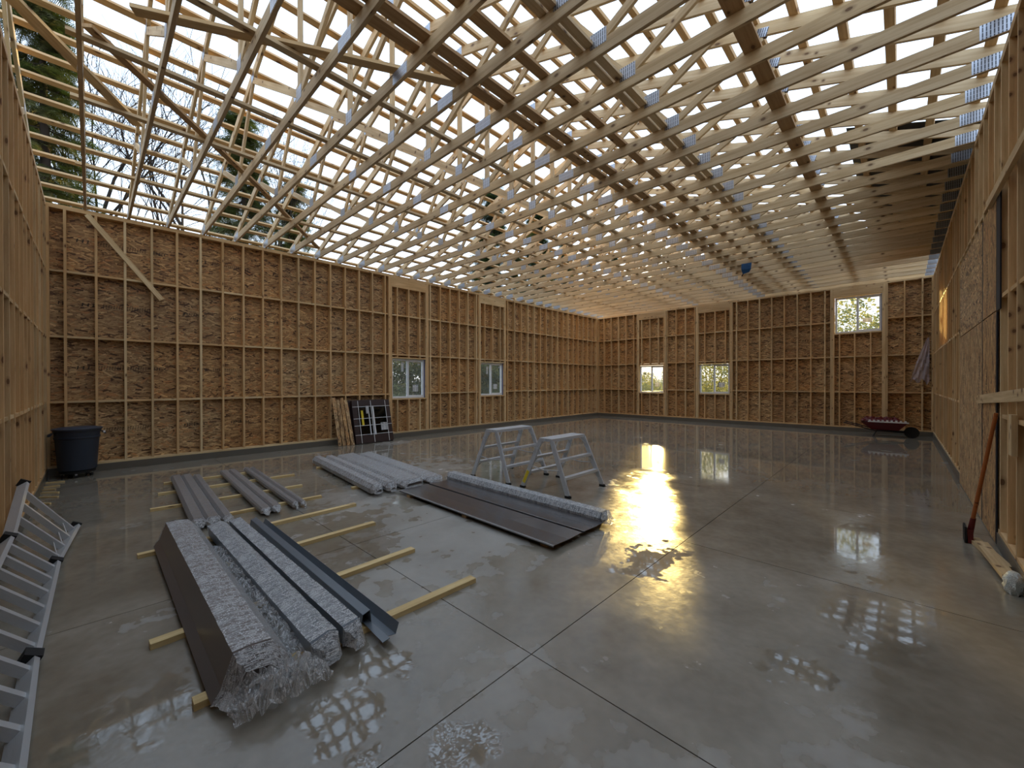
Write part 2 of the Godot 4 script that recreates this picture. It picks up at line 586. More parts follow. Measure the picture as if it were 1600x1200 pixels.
# ------------------------------------------------------------------ walls
func osb_mesh(lo: Vector2, hi: Vector2, off: Vector2, upright := false) -> ArrayMesh:
	var b := MB.new()
	var z0 := -0.151
	var z1 := -0.140
	var p := [Vector3(lo.x, lo.y, z1), Vector3(lo.x, hi.y, z1), Vector3(hi.x, hi.y, z1), Vector3(hi.x, lo.y, z1)]
	var uv := []
	for q in p:
		var s := Vector2(q.y - lo.y, q.x - lo.x) if upright else Vector2(q.x - lo.x, hi.y - q.y)
		uv.append(Vector2(s.x / 4.88, s.y / 2.44) + off)
	b.quad(p[0], p[1], p[2], p[3], uv[0], uv[1], uv[2], uv[3])
	var back := Vector3(0, 0, z0 - z1)
	b.quad(p[3] + back, p[2] + back, p[1] + back, p[0] + back, uv[3], uv[2], uv[1], uv[0])
	for k in 4:
		var k2 := (k + 1) % 4
		b.quad(p[k], p[k] + back, p[k2] + back, p[k2], Vector2(0.1, 0.1), Vector2(0.1, 0.11), Vector2(0.11, 0.11), Vector2(0.11, 0.1))
	return b.mesh()

# openings: [x0, x1, y0, y1] in the wall's own frame (x along, z into the room)
func wall(called: String, label: String, xf: Transform3D, length: float, phase: float, openings: Array, upto := 99.0, from := -1.0) -> Node3D:
	var t := thing(called, label, "", Vector3.ZERO, "", "structure")
	t.transform = xf
	var x0 := maxf(0.0, from)
	# concrete curb and plates
	part("curb", board(Vector3(length, Y0, 0.17)), M.curb, t, Transform3D(Basis.IDENTITY, Vector3(length / 2, Y0 / 2, -0.075)))
	var runs := 3
	for k in runs:
		var a := length * k / runs
		var b := length * (k + 1) / runs
		slab("bottom_plate", Vector3(a + 0.001, Y0, -0.14), Vector3(b, Y0 + 0.038, 0.0), wood(), t)
		slab("top_plate", Vector3(a + 0.001, YT - 0.076, -0.14), Vector3(b, YT - 0.0385, 0.0), wood(), t)
		slab("top_plate", Vector3(maxf(0, a - 0.6) + 0.001, YT - 0.038, -0.14), Vector3(b - (0.6 if k < runs - 1 else 0.0), YT, 0.0), wood(), t)
	var ylo := Y0 + 0.038
	var yhi := YT - 0.076
	var posts := []          # [x, low, high] of every upright
	var x := phase
	var edge := [0.019, length - 0.019]
	for e in edge: posts.append([e, ylo, yhi])
	while x < length - 0.05:
		if x > 0.06:
			var cut := false
			for o in openings:
				if x > o[0] - 0.16 and x < o[1] + 0.16:
					cut = true
					if x > o[0] + 0.03 and x < o[1] - 0.03:
						if o[2] - 0.076 > ylo + 0.2: posts.append([x, ylo, o[2] - 0.038])
						if o[3] + 0.1 < yhi - 0.29: posts.append([x, o[3] + 0.038, yhi - 0.286])
					elif x < o[0] - 0.125 or x > o[1] + 0.125:
						posts.append([x, ylo, yhi])
			if not cut: posts.append([x, ylo, yhi])
		x += OC
	var bars := []           # boards that interrupt the blocking
	for o in openings:
		# built-up posts each side, header under the plates, head and sill boards
		for s in [0, 1]:
			for k in (3 if o[4] == 0 else 1):
				var px: float = o[0] - 0.02 - 0.0385 * k if s == 0 else o[1] + 0.02 + 0.0385 * k
				posts.append([px, ylo, yhi if k > 0 or o[4] else yhi - 0.286])
		var hy := yhi - 0.286
		if o[4] == 0:
			slab("header", Vector3(o[0] - 0.038, hy, -0.14), Vector3(o[1] + 0.038, yhi, 0.0), wood(), t)
			if o[3] + 0.1 < hy: slab("window_head", Vector3(o[0], o[3], -0.14), Vector3(o[1], o[3] + 0.038, 0.0), wood(), t)
			slab("rough_sill", Vector3(o[0], o[2] - 0.038, -0.14), Vector3(o[1], o[2], 0.0), wood(), t)
		else:
			slab("header", Vector3(o[0], o[3], -0.14), Vector3(o[1], o[3] + 0.076, -0.002), wood(), t)
	posts.sort_custom(func(a, b): return a[0] < b[0])
	for q in posts:
		if q[0] > upto or q[0] < x0: continue
		part("stud", board(Vector3(0.038, q[2] - q[1], 0.14), 1), wood(), t, Transform3D(Basis.IDENTITY, Vector3(q[0], (q[1] + q[2]) / 2, -0.07)))
	# blocking at each sheathing joint
	for row in 3:
		var y := Y0 + RISE * (row + 1)
		var last := -1.0
		for q in posts:
			if q[1] > y or q[2] < y: continue
			if last >= 0 and q[0] - last > 0.08:
				var free := true
				for o in openings:
					if (q[0] + last) / 2 > o[0] and (q[0] + last) / 2 < o[1] and y > o[2] - 0.10 and y < o[3] + 0.10: free = false
				if free and last < upto and q[0] > x0:
					slab("blocking", Vector3(last + 0.0195, y - 0.019, -0.14), Vector3(q[0] - 0.0195, y + 0.019, -0.002 - 0.004 * (rng.randi() % 3)), wood(), t)
			last = q[0]
	# sheathing, cut round the openings
	for row in 4:
		var ya := Y0 + RISE * row + 0.002
		var yb := minf(YT, Y0 + RISE * (row + 1) - 0.002)
		var px := phase - 2.4384 - (0.0 if row % 2 == 0 else 1.2192)
		var n := 0
		while px < length:
			var a := maxf(px, -0.15) + 0.001
			var b := minf(px + 2.4384, length + 0.15) - 0.001
			var off := Vector2(0.25 * ((n * 3 + row) % 4), 0.5 * ((n + row) % 2)) + Vector2(fposmod(n * 0.137, 0.25), 0)
			if b - a > 0.1 and a < upto and b > x0: sheet(t, Vector2(a, ya), Vector2(b, yb), off, openings)
			px += 2.4384
			n += 1
	return t

func sheet(t: Node3D, lo: Vector2, hi: Vector2, off: Vector2, openings: Array) -> void:
	for o in openings:
		if hi.x > o[0] + 0.01 and lo.x < o[1] - 0.01 and hi.y > o[2] + 0.01 and lo.y < o[3] - 0.01:
			if lo.x < o[0] - 0.03: sheet(t, lo, Vector2(o[0], hi.y), off, openings)
			if hi.x > o[1] + 0.03: sheet(t, Vector2(o[1], lo.y), hi, off + Vector2((o[1] - lo.x) / 4.88, 0), openings)
			var a := maxf(lo.x, o[0])
			var b := minf(hi.x, o[1])
			if lo.y < o[2] - 0.03: sheet(t, Vector2(a, lo.y), Vector2(b, o[2]), off + Vector2(0.13, 0.2), openings)
			if hi.y > o[3] + 0.03: sheet(t, Vector2(a, o[3]), Vector2(b, hi.y), off + Vector2(0.07, 0), openings)
			return
	part("sheathing_panel", osb_mesh(lo, hi, off), M.osb[rng.randi() % 3], t)

func window(n: int, label: String, xf: Transform3D, o: Array, papers: Array) -> void:
	var t := thing("window_%d" % n, label, "", Vector3.ZERO, "", "structure")
	t.transform = xf
	var x0: float = o[0] + 0.012
	var x1: float = o[1] - 0.012
	var y0: float = o[2] + 0.006
	var y1: float = o[3] - 0.012
	var fr := 0.055
	var za := -0.165
	var zb := -0.085
	slab("frame", Vector3(x0, y0, za), Vector3(x1, y0 + fr, zb), M.vinyl, t)
	slab("frame", Vector3(x0, y1 - fr, za), Vector3(x1, y1, zb), M.vinyl, t)
	slab("frame", Vector3(x0, y0 + fr, za), Vector3(x0 + fr, y1 - fr, zb), M.vinyl, t)
	slab("frame", Vector3(x1 - fr, y0 + fr, za), Vector3(x1, y1 - fr, zb), M.vinyl, t)
	var xm := (x0 + x1) / 2
	slab("meeting_rail", Vector3(xm - 0.03, y0 + fr, za + 0.01), Vector3(xm + 0.03, y1 - fr, zb - 0.006), M.vinyl, t)
	slab("sash_bar", Vector3(xm + 0.031, y0 + fr, -0.13), Vector3(x1 - fr, y0 + fr + 0.03, -0.10), M.vinyl, t)
	slab("sash_bar", Vector3(xm + 0.031, y1 - fr - 0.03, -0.13), Vector3(x1 - fr, y1 - fr, -0.10), M.vinyl, t)
	var pane_a := slab("pane", Vector3(x0 + fr, y0 + fr, -0.141), Vector3(xm - 0.03, y1 - fr, -0.136), M.glass, t)
	var pane_b := slab("pane", Vector3(xm + 0.03, y0 + fr, -0.121), Vector3(x1 - fr, y1 - fr, -0.116), M.glass, t)
	for p in papers:
		var b := MB.new()
		b.box(Vector3(-p[2] / 2, -p[3] / 2, 0), Vector3(p[2] / 2, p[3] / 2, 0.001), 0, Vector2.ZERO, Vector2(p[2], p[3]))
		var st := part("paper_sticker", b.mesh(), M.paper[n % 2], t, Transform3D(Basis.IDENTITY, Vector3(lerpf(x0, x1, p[0]), lerpf(y0, y1, p[1]), -0.1155 if p[0] > 0.5 else -0.1355)))
		under(st, pane_b if p[0] > 0.5 else pane_a)
	# strip of blue flashing tape in the rough opening
	slab("flashing_tape", Vector3(o[1] - 0.011, o[2] + 0.002, -0.139), Vector3(o[1] - 0.002, o[3] - 0.002, -0.055), M.blue_tape, t)

func structure() -> void:
	# ground outside
	var g := MB.new()
	g.quad(Vector3(-70, 0, 70), Vector3(-70, 0, -70), Vector3(90, 0, -70), Vector3(90, 0, 70))
	tag(part("ground", g.mesh(), M.soil, self, Transform3D(Basis.IDENTITY, Vector3(0, -0.18, 0))), "rough ground around the building", "", "", "structure")

	# saw-cut slab: bays with open joints between them
	var fl := thing("floor", "wet grey concrete slab with saw-cut joints", "", Vector3.ZERO, "", "structure")
	slab("slab_base", Vector3(-0.15, -0.16, -0.15), Vector3(L + 0.15, -0.012, W + 0.15), M.under, fl)
	var xs := [0.0]
	var zs := [0.0]
	for k in 8: xs.append(2.48 + 2.49 * k if 2.48 + 2.49 * k < L - 1.0 else L)
	for k in 4: zs.append(2.09 + 2.49 * k)
	zs.append(W)
	for a in xs.size() - 1:
		for b in zs.size() - 1:
			if xs[a + 1] - xs[a] < 0.1: continue
			var lo := Vector3(xs[a] + 0.0035, -0.012, zs[b] + 0.0035)
			var hi := Vector3(xs[a + 1] - 0.0035, 0, zs[b + 1] - 0.0035)
			var m := MB.new()
			var uv := func(p: Vector3): return Vector2(p.x / L, p.z / W)
			var p := [Vector3(lo.x, 0, lo.z), Vector3(hi.x, 0, lo.z), Vector3(hi.x, 0, hi.z), Vector3(lo.x, 0, hi.z)]
			m.quad(p[0], p[1], p[2], p[3], uv.call(p[0]), uv.call(p[1]), uv.call(p[2]), uv.call(p[3]))
			var dn := Vector3(0, -0.012, 0)
			for k in 4:
				var k2 := (k + 1) % 4
				m.quad(p[k2], p[k], p[k] + dn, p[k2] + dn, uv.call(p[k2]), uv.call(p[k]), uv.call(p[k]), uv.call(p[k2]))
			part("slab_bay", m.mesh(), M.floor, fl)

	# openings in each wall's own frame: x0, x1, y0, y1, kind
	var oa := [[6.96, 8.17, 1.215, 2.465, 0], [10.59, 11.80, 1.215, 2.465, 0]]
	var ob := [[2.25, 3.44, 1.215, 2.49, 0], [4.98, 6.19, 1.215, 2.47, 0], [9.56, 10.79, 3.40, 4.65, 0]]
	var xa := Transform3D(Basis.IDENTITY, Vector3.ZERO)
	var xb := Transform3D(Basis(Vector3(0, 0, 1), Vector3.UP, Vector3(-1, 0, 0)), Vector3(L, 0, 0))
	var xc := Transform3D(Basis(Vector3(-1, 0, 0), Vector3.UP, Vector3(0, 0, -1)), Vector3(L, 0, W))
	var xd := Transform3D(Basis(Vector3(0, 0, -1), Vector3.UP, Vector3(1, 0, 0)), Vector3(0, 0, W))
	wall("wall_back", "long stud wall with bare strand board between the studs and two low windows", xa, L, 0.2319, oa)
	wall("wall_far", "far end stud wall with three windows, one set high", xb, W, 0.3506, ob)
	var c := wall("wall_right", "right stud wall partly lined with strand board", xc, L, fposmod(L - 6.59, OC), [])
	wall("wall_left", "stud wall at the left edge seen along its studs", xd, W, fposmod(W - 3.565, OC), [])
	window(1, "low sliding window in back wall, nearer the leaning window crate", xa, oa[0], [[0.74, 0.25, 0.20, 0.22], [0.35, 0.80, 0.09, 0.30], [0.85, 0.88, 0.08, 0.06]])
	window(2, "low sliding window in back wall, nearer the far corner", xa, oa[1], [[0.70, 0.27, 0.21, 0.20], [0.36, 0.78, 0.09, 0.30], [0.88, 0.87, 0.10, 0.06]])
	window(3, "low window in far wall nearest the corner", xb, ob[0], [[0.72, 0.30, 0.22, 0.20]])
	window(4, "low window in far wall with yellow leaves behind", xb, ob[1], [[0.74, 0.30, 0.22, 0.20]])
	window(5, "high window in far wall under the trusses", xb, ob[2], [[0.70, 0.32, 0.24, 0.15]])

	# strand board nailed over the inner faces of the studs of the right wall, with dark strips at its joints
	var u := func(v: float) -> float: return L - v
	var face := Transform3D(Basis.IDENTITY, Vector3(0, 0, 0.1525))
	var cuts := [[10.70, 9.44], [9.435, 8.165], [8.085, 7.165]]
	for k in cuts.size():
		var q = cuts[k]
		part("lining_panel", osb_mesh(Vector2(u.call(q[0]), 0.015), Vector2(u.call(q[1]), 2.445), Vector2(0.22 * k, 0.31 * k), true), M.osb[0 if k < 2 else 2], c, face)
		part("lining_panel", osb_mesh(Vector2(u.call(q[0]), 2.46), Vector2(u.call(q[1]), 3.66), Vector2(0.4 + 0.2 * k, 0.1), k == 2), M.osb[0 if k < 2 else 2], c, face)
	for q in [[8.165, 8.085, 0.015, 3.66], [7.155, 7.10, 0.015, 2.44], [7.155, 6.93, 2.45, 3.66]]:
		slab("dark_strip", Vector3(u.call(q[0]), q[2], 0.0005), Vector3(u.call(q[1]), q[3], 0.012), M.wrap_dark, c)
	# gable over the far wall: boards behind the end truss
	var gb := MB.new()
	var pts := [Vector3(0, 0, -0.5), Vector3(0, 0.0, W + 0.5), Vector3(0, 7.2 - YT, VM)]
	var gable := thing("trim_1", "boarded gable closing the roof space above the far wall", "", Vector3(L + 0.2, YT, 0), "", "structure")
	for row in 2:
		for k in 6:
			var za := -0.2 + 2.05 * k
			var zb := za + 2.046
			var ya := row * RISE + 0.002
			var yb := ya + RISE - 0.004
			var poly := []
			for q in [Vector2(za, ya), Vector2(za, yb), Vector2(zb, yb), Vector2(zb, ya)]: poly.append(q)
			var roof := func(z: float) -> float: return 7.19 - YT - PITCH * absf(z - VM)
			var ta := minf(yb, roof.call(za))
			var tb := minf(yb, roof.call(zb))
			if maxf(ta, tb) < ya + 0.03 and not (za < VM and zb > VM): continue
			ta = maxf(ta, ya + 0.001)
			tb = maxf(tb, ya + 0.001)
			var m := MB.new()
			for s in [0.0, 0.011]:
				m.quad(Vector3(s, ya, za), Vector3(s, ta, za), Vector3(s, tb, zb), Vector3(s, ya, zb), Vector2(za / 4.88, -ya / 2.44), Vector2(za / 4.88, -ta / 2.44), Vector2(zb / 4.88, -tb / 2.44), Vector2(zb / 4.88, -ya / 2.44))
			m.quad(Vector3(0, ta, za), Vector3(0.011, ta, za), Vector3(0.011, tb, zb), Vector3(0, tb, zb))
			part("gable_panel", m.mesh(), M.osb[(k + row) % 3], gable)

# ------------------------------------------------------------------ roof
func top_low(z: float) -> float:
	return 7.043 - PITCH * absf(z - VM)

func make_truss() -> Node3D:
	var t := Node3D.new()
	var th := 0.038
	var ends := [-0.14, W + 0.14]
	# bottom chord in three lengths, spliced at the ribbed plates
	for q in [[ends[0], 4.80], [4.802, 7.28], [7.282, ends[1]]]:
		part("bottom_chord", board(Vector3(th, 0.14, q[1] - q[0]), 2), M.truss[rng.randi() % 3], t, Transform3D(Basis.IDENTITY, Vector3(0, YT + 0.07, (q[0] + q[1]) / 2)))
	for s in [-1.0, 1.0]:
		var far: float = VM + s * 6.62
		var d := 0.0735
		stick("top_chord", Vector3(0, top_low(VM) + d - 0.006, VM), Vector3(0, top_low(far) + d, far), th, 0.14, M.truss[rng.randi() % 3], t)
	var kb := Vector3(0, YT + 0.18, VM)
	stick("web", Vector3(0, YT + 0.14, VM), Vector3(0, top_low(VM), VM), 0.036, 0.089, M.truss[0], t, Vector3(0, 0, 1))
	for s in [-1.0, 1.0]:
		var t1: float = VM + s * 1.99
		var b2: float = VM + s * 3.0
		var t2: float = VM + s * 4.05
		stick("web", kb + Vector3(0, 0.01, s * 0.06), Vector3(0, top_low(t1) - 0.02, t1), 0.035, 0.089, M.truss[1], t, Vector3(0, 0, 1))
		stick("web", Vector3(0, top_low(t1) - 0.03, t1 + s * 0.05), Vector3(0, YT + 0.16, b2 - s * 0.04), 0.034, 0.089, M.truss[2], t, Vector3(0, 0, 1))
		stick("web", Vector3(0, YT + 0.17, b2 + s * 0.05), Vector3(0, top_low(t2) - 0.02, t2), 0.035, 0.089, M.truss[0], t, Vector3(0, 0, 1))
	# pressed steel connector plates, one on each face
	var pl := [[4.80, YT + 0.075, 0.26, 0.13, 0.0], [7.28, YT + 0.075, 0.29, 0.13, 0.0], [VM, YT + 0.17, 0.17, 0.16, 0.0], [VM - 3.0, YT + 0.17, 0.19, 0.15, 0.0], [VM + 3.0, YT + 0.17, 0.19, 0.15, 0.0],
		[0.06, YT + 0.085, 0.36, 0.155, PITCH * 0.5], [W - 0.02, YT + 0.078, 0.33, 0.145, 0.0], [VM, top_low(VM) + 0.02, 0.15, 0.20, 0.0], [VM - 1.99, top_low(VM - 1.99) + 0.03, 0.14, 0.12, PITCH], [VM + 1.99, top_low(VM + 1.99) + 0.03, 0.14, 0.12, -PITCH],
		[VM - 4.05, top_low(VM - 4.05) + 0.03, 0.12, 0.10, PITCH], [VM + 4.05, top_low(VM + 4.05) + 0.03, 0.12, 0.10, -PITCH]]
	for q in pl:
		var key := ["plate", q[2], q[3]]
		if not cache.has(key):
			var b := MB.new()
			b.box(Vector3(-0.001, -q[3] / 2, -q[2] / 2), Vector3(0.001, q[3] / 2, q[2] / 2), 2, Vector2.ZERO, Vector2(0.1, 0.1))
			cache[key] = b.mesh()
		for s in [-1.0, 1.0]:
			part("connector_plate", cache[key], M.plate, t, Transform3D(Basis(Vector3.RIGHT, -atan(q[4])), Vector3(s * (th / 2 + 0.0012), q[1], q[0])))
	return t

func roof() -> void:
	var proto := make_truss()
	for k in range(-1, 31):
		var o: Node3D = proto if k == -1 else proto.duplicate()
		o.name = numbered("roof_truss")
		add_child(o, true)
		o.position = Vector3(0.497 + 0.6096 * k, 0, 0)
		tag(o, "timber roof truss, %s counting from the left wall" % ordinal(k + 2), "roof truss", "roof trusses")
		if k >= 0:
			for ch in o.get_children():      # each truss has its own mix of lumber
				if ch.material_override in M.truss: ch.material_override = M.truss[rng.randi() % 3]
	# purlins laid flat across the top chords
	for s in [-1, 1]:
		for j in 17:
			var dd := 0.13 + 0.3845 * j
			var z: float = VM + s * dd
			var a: float = atan(PITCH) * -s
			var y := top_low(z) + 0.1475 + 0.019 / cos(a) - 0.006
			var o := thing("purlin", "flat roof purlin, %s below the ridge on the %s" % [ordinal(j + 1), "back wall side" if s < 0 else "right wall side"], "purlin", Vector3(L / 2, y, z), "roof purlins")
			var cut := [-0.35, 4.45, 9.33, 14.2, L + 0.35]
			for q in 4:
				part("length", board(Vector3(cut[q + 1] - cut[q] - 0.003, 0.038, 0.089)), M.purlin[rng.randi() % 2], o, Transform3D(Basis(Vector3.RIGHT, -a), Vector3((cut[q] + cut[q + 1]) / 2 - L / 2, 0, 0)))
	# long braces lying on the bottom chords: z at near end, z at far end, width, label
	var lines := [[1.86, 1.86, 0.089, "brace on the chords nearest the back wall"], [4.03, 4.00, 0.089, "brace on the chords, second out from the back wall"], [5.33, 5.08, 0.089, "brace on the chords, third out from the back wall"], [6.64, 6.30, 0.089, "narrow brace on the chords just past the king posts"],
		[7.60, 7.60, 0.14, "wide walking plank on the chords, back one of the pair"], [7.79, 7.79, 0.14, "wide walking plank on the chords, front one of the pair"], [8.36, 8.17, 0.12, "dark brace on the chords beside the walking planks"], [8.80, 8.80, 0.089, "brace under the web plates, back one of two"], [8.91, 8.93, 0.089, "brace under the web plates, front one of two"], [10.10, 10.17, 0.16, "broad dark brace on the chords nearest the right wall"]]
	for q in lines:
		var o := thing("truss_brace", "long wooden " + q[3], "brace", Vector3.ZERO, "long braces on the bottom chords")
		var n := 4
		for k in n:
			var xa := lerpf(0.4, L, float(k) / n) + 0.002
			var xb := lerpf(0.4, L, float(k + 1) / n)
			var za := lerpf(q[0], q[1], float(k) / n)
			var zb := lerpf(q[0], q[1], float(k + 1) / n)
			stick("length", Vector3(xa, YT + 0.1595, za), Vector3(xb, YT + 0.1595, zb), q[2], 0.036, M.brace if q[2] > 0.1 else M.truss[rng.randi() % 3], o)
	var o2 := thing("diagonal_brace", "dark diagonal brace running over the chords towards the back wall", "brace", Vector3.ZERO, "diagonal braces")
	stick("length", Vector3(0.55, YT + 0.199, 5.48), Vector3(2.6, YT + 0.199, 3.02), 0.089, 0.036, M.brace, o2)
	stick("length", Vector3(2.602, YT + 0.199, 3.017), Vector3(4.67, YT + 0.199, 0.30), 0.089, 0.036, M.brace, o2)
	var o3 := thing("diagonal_brace", "pale diagonal board across the first trusses at top left", "brace", Vector3.ZERO, "diagonal braces")
	stick("length", Vector3(-0.05, YT + 0.20, 5.62), Vector3(1.02, YT + 0.20, 3.75), 0.12, 0.036, M.wood[0], o3)
	var o4 := thing("diagonal_brace", "pale brace crossing the trusses beside the king posts", "brace", Vector3.ZERO, "diagonal braces")
	stick("length", Vector3(0.85, YT + 0.20, 6.03), Vector3(3.6, YT + 0.20, 7.5), 0.11, 0.036, M.wood[1], o4)
	var o5 := thing("wall_brace", "loose diagonal board nailed across the left end of back wall", "board")
	stick("length", Vector3(0.52, 4.93, 0.021), Vector3(1.60, 3.46, 0.021), 0.038, 0.089, M.wood[0], o5)
	# dark roofing already laid along the right eave
	for k in 7:
		var r := thing("roof_panel", "dark roofing sheet over the right eave, %s from the camera" % ordinal(k + 1), "roof sheet", Vector3.ZERO, "roofing sheets on the right eave")
		var xa := 8.95 + 1.0 * k
		var z0 := 10.60
		var z1 := W + 0.62
		var y0 := top_low(z0) + 0.1475 + 0.046
		var y1 := top_low(z1) + 0.1475 + 0.046
		var m := MB.new()
		var rings := []
		for e in [[z0, y0], [z1, y1]]:
			var ring := PackedVector3Array()
			for j in 9:
				var rib := 0.02 if j % 4 == 0 else 0.0
				ring.append(Vector3(xa + 0.998 * j / 8.0, e[1] + rib, e[0]))
			for j in range(8, -1, -1):
				var rib := 0.02 if j % 4 == 0 else 0.0
				ring.append(Vector3(xa + 0.998 * j / 8.0, e[1] + rib + 0.002, e[0]))
			rings.append(ring)
		m.loft(rings, true)
		part("sheet", m.mesh(), M.roof, r)
	var rag := thing("blue_rag", "small blue cloth hanging from a truss near the far end", "rag", Vector3(13.28, YT, 8.13))
	var b := MB.new()
	b.loft([PackedVector3Array([Vector3(-0.06, 0, -0.12), Vector3(-0.04, 0, 0.13), Vector3(-0.02, 0, 0.12), Vector3(-0.03, 0, -0.1)]), PackedVector3Array([Vector3(-0.08, -0.15, -0.12), Vector3(-0.02, -0.17, 0.11), Vector3(0.0, -0.17, 0.1), Vector3(-0.04, -0.15, -0.1)]), PackedVector3Array([Vector3(-0.05, -0.29, -0.09), Vector3(0.01, -0.24, 0.06), Vector3(0.03, -0.24, 0.05), Vector3(-0.02, -0.28, -0.07)])])
	part("cloth", b.mesh(), M.blue, rag)
	part("cord", tube_mesh([Vector3(-0.03, -0.27, -0.08), Vector3(-0.03, -0.34, -0.12)], [0.012, 0.018], 6), M.black, rag)

# ------------------------------------------------------------------ things on the floor
# a bundle of bent trim pieces in cling film. prof: (x, y) outline; runs from z0 (far) to z1 (near); shift moves the far end sideways
func bundle(label: String, prof: Array, z0: float, z1: float, shift: float, core: Material, group: String, bunch := true, film_from := 0, film: Material = null) -> Node3D:
	var cx := 0.0
	for p in prof: cx += p.x / prof.size()
	var t := thing("trim_bundle", label, "trim bundle", Vector3(cx, 0, (z0 + z1) / 2), group)
	var zc := (z0 + z1) / 2
	var cy := 0.0
	for p in prof: cy += p.y / prof.size()
	var ring := func(z: float, grow: float, jit: float) -> PackedVector3Array:
		var r := PackedVector3Array()
		var s := shift * (z1 - z) / (z1 - z0)
		for p in prof:
			var d := Vector2(p.x - cx, p.y - cy)
			d += d.normalized() * grow + Vector2(rng.randf_range(-jit, jit), rng.randf_range(-jit, jit))
			r.append(Vector3(d.x + s, maxf(0.0405, cy + d.y), z - zc))
		return r
	var b := MB.new()
	b.loft([ring.call(z0, -0.004, 0.0), ring.call(z1, -0.004, 0.0)], true, 0.6)
	part("metal_trim", b.mesh(), core, t)
	var f := MB.new()
	var rings := []
	var n := 26
	for k in n + 1:
		var fr: PackedVector3Array = ring.call(lerpf(z0 + 0.01, z1 - 0.01, float(k) / n), 0.002, 0.0015)
		rings.append(fr.slice(film_from) if film_from else fr)
	f.loft(rings, false, 0.55, film_from == 0)
	var pfilm := part("plastic_film", f.mesh(), film if film else M.film, t)
	if bunch:
		for e in [[z1, 1.0], [z0, -1.0]]:
			var c := MB.new()
			var rr := []
			for k in 5:
				var q := float(k) / 4
				var r: PackedVector3Array = ring.call(e[0] + e[1] * (0.01 + 0.10 * q), 0.004 - 0.055 * q, 0.012 * (1.0 if k else 0.2))
				for j in r.size(): r[j].y = maxf(0.012, r[j].y - 0.035 * q * q)
				rr.append(r)
			c.loft(rr, false, 0.3)
			under(part("bunched_film", c.mesh(), M.film, t), pfilm)
	return t

func crumple(called: String, size: Vector3, nx: int, nz: int, sd: int, amp: float) -> ArrayMesh:
	var f := FastNoiseLite.new()
	f.seed = sd
	f.frequency = 5.5
	f.fractal_type = FastNoiseLite.FRACTAL_RIDGED
	f.fractal_octaves = 3
	var b := MB.new()
	var pt := func(i: int, j: int) -> Vector3:
		var x := (float(i) / nx - 0.5) * size.x
		var z := (float(j) / nz - 0.5) * size.z
		var e := minf(minf(i, nx - i) / (nx * 0.25), minf(j, nz - j) / (nz * 0.12))
		var y := (0.25 + 0.75 * clampf(e, 0, 1)) * size.y * (0.55 + 0.45 * f.get_noise_2d(x * 1.0, z * 2.2)) + amp * f.get_noise_2d(x * 3.0 + 7, z * 6.0)
		return Vector3(x + 0.03 * f.get_noise_2d(z * 2, x), maxf(0.004, y), z)
	for i in nx:
		for j in nz:
			var p := [pt.call(i, j), pt.call(i + 1, j), pt.call(i + 1, j + 1), pt.call(i, j + 1)]
			var u := [Vector2(i, j), Vector2(i + 1, j), Vector2(i + 1, j + 1), Vector2(i, j + 1)]
			for k in 4: u[k] = u[k] / 24.0
			b.tri(p[0], p[1], p[2], u[0], u[1], u[2])
			b.tri(p[0], p[2], p[3], u[0], u[2], u[3])
	return b.mesh()

func lath(label: String, a: Vector3, b: Vector3, w: float, h: float, group: String) -> void:
	var t := thing("spacer_stick", label, "wood stick", (a + b) / 2, group)
	stick("stick", a - (a + b) / 2 + Vector3(0, h / 2, 0), b - (a + b) / 2 + Vector3(0, h / 2, 0), w, h, M.lath, t)

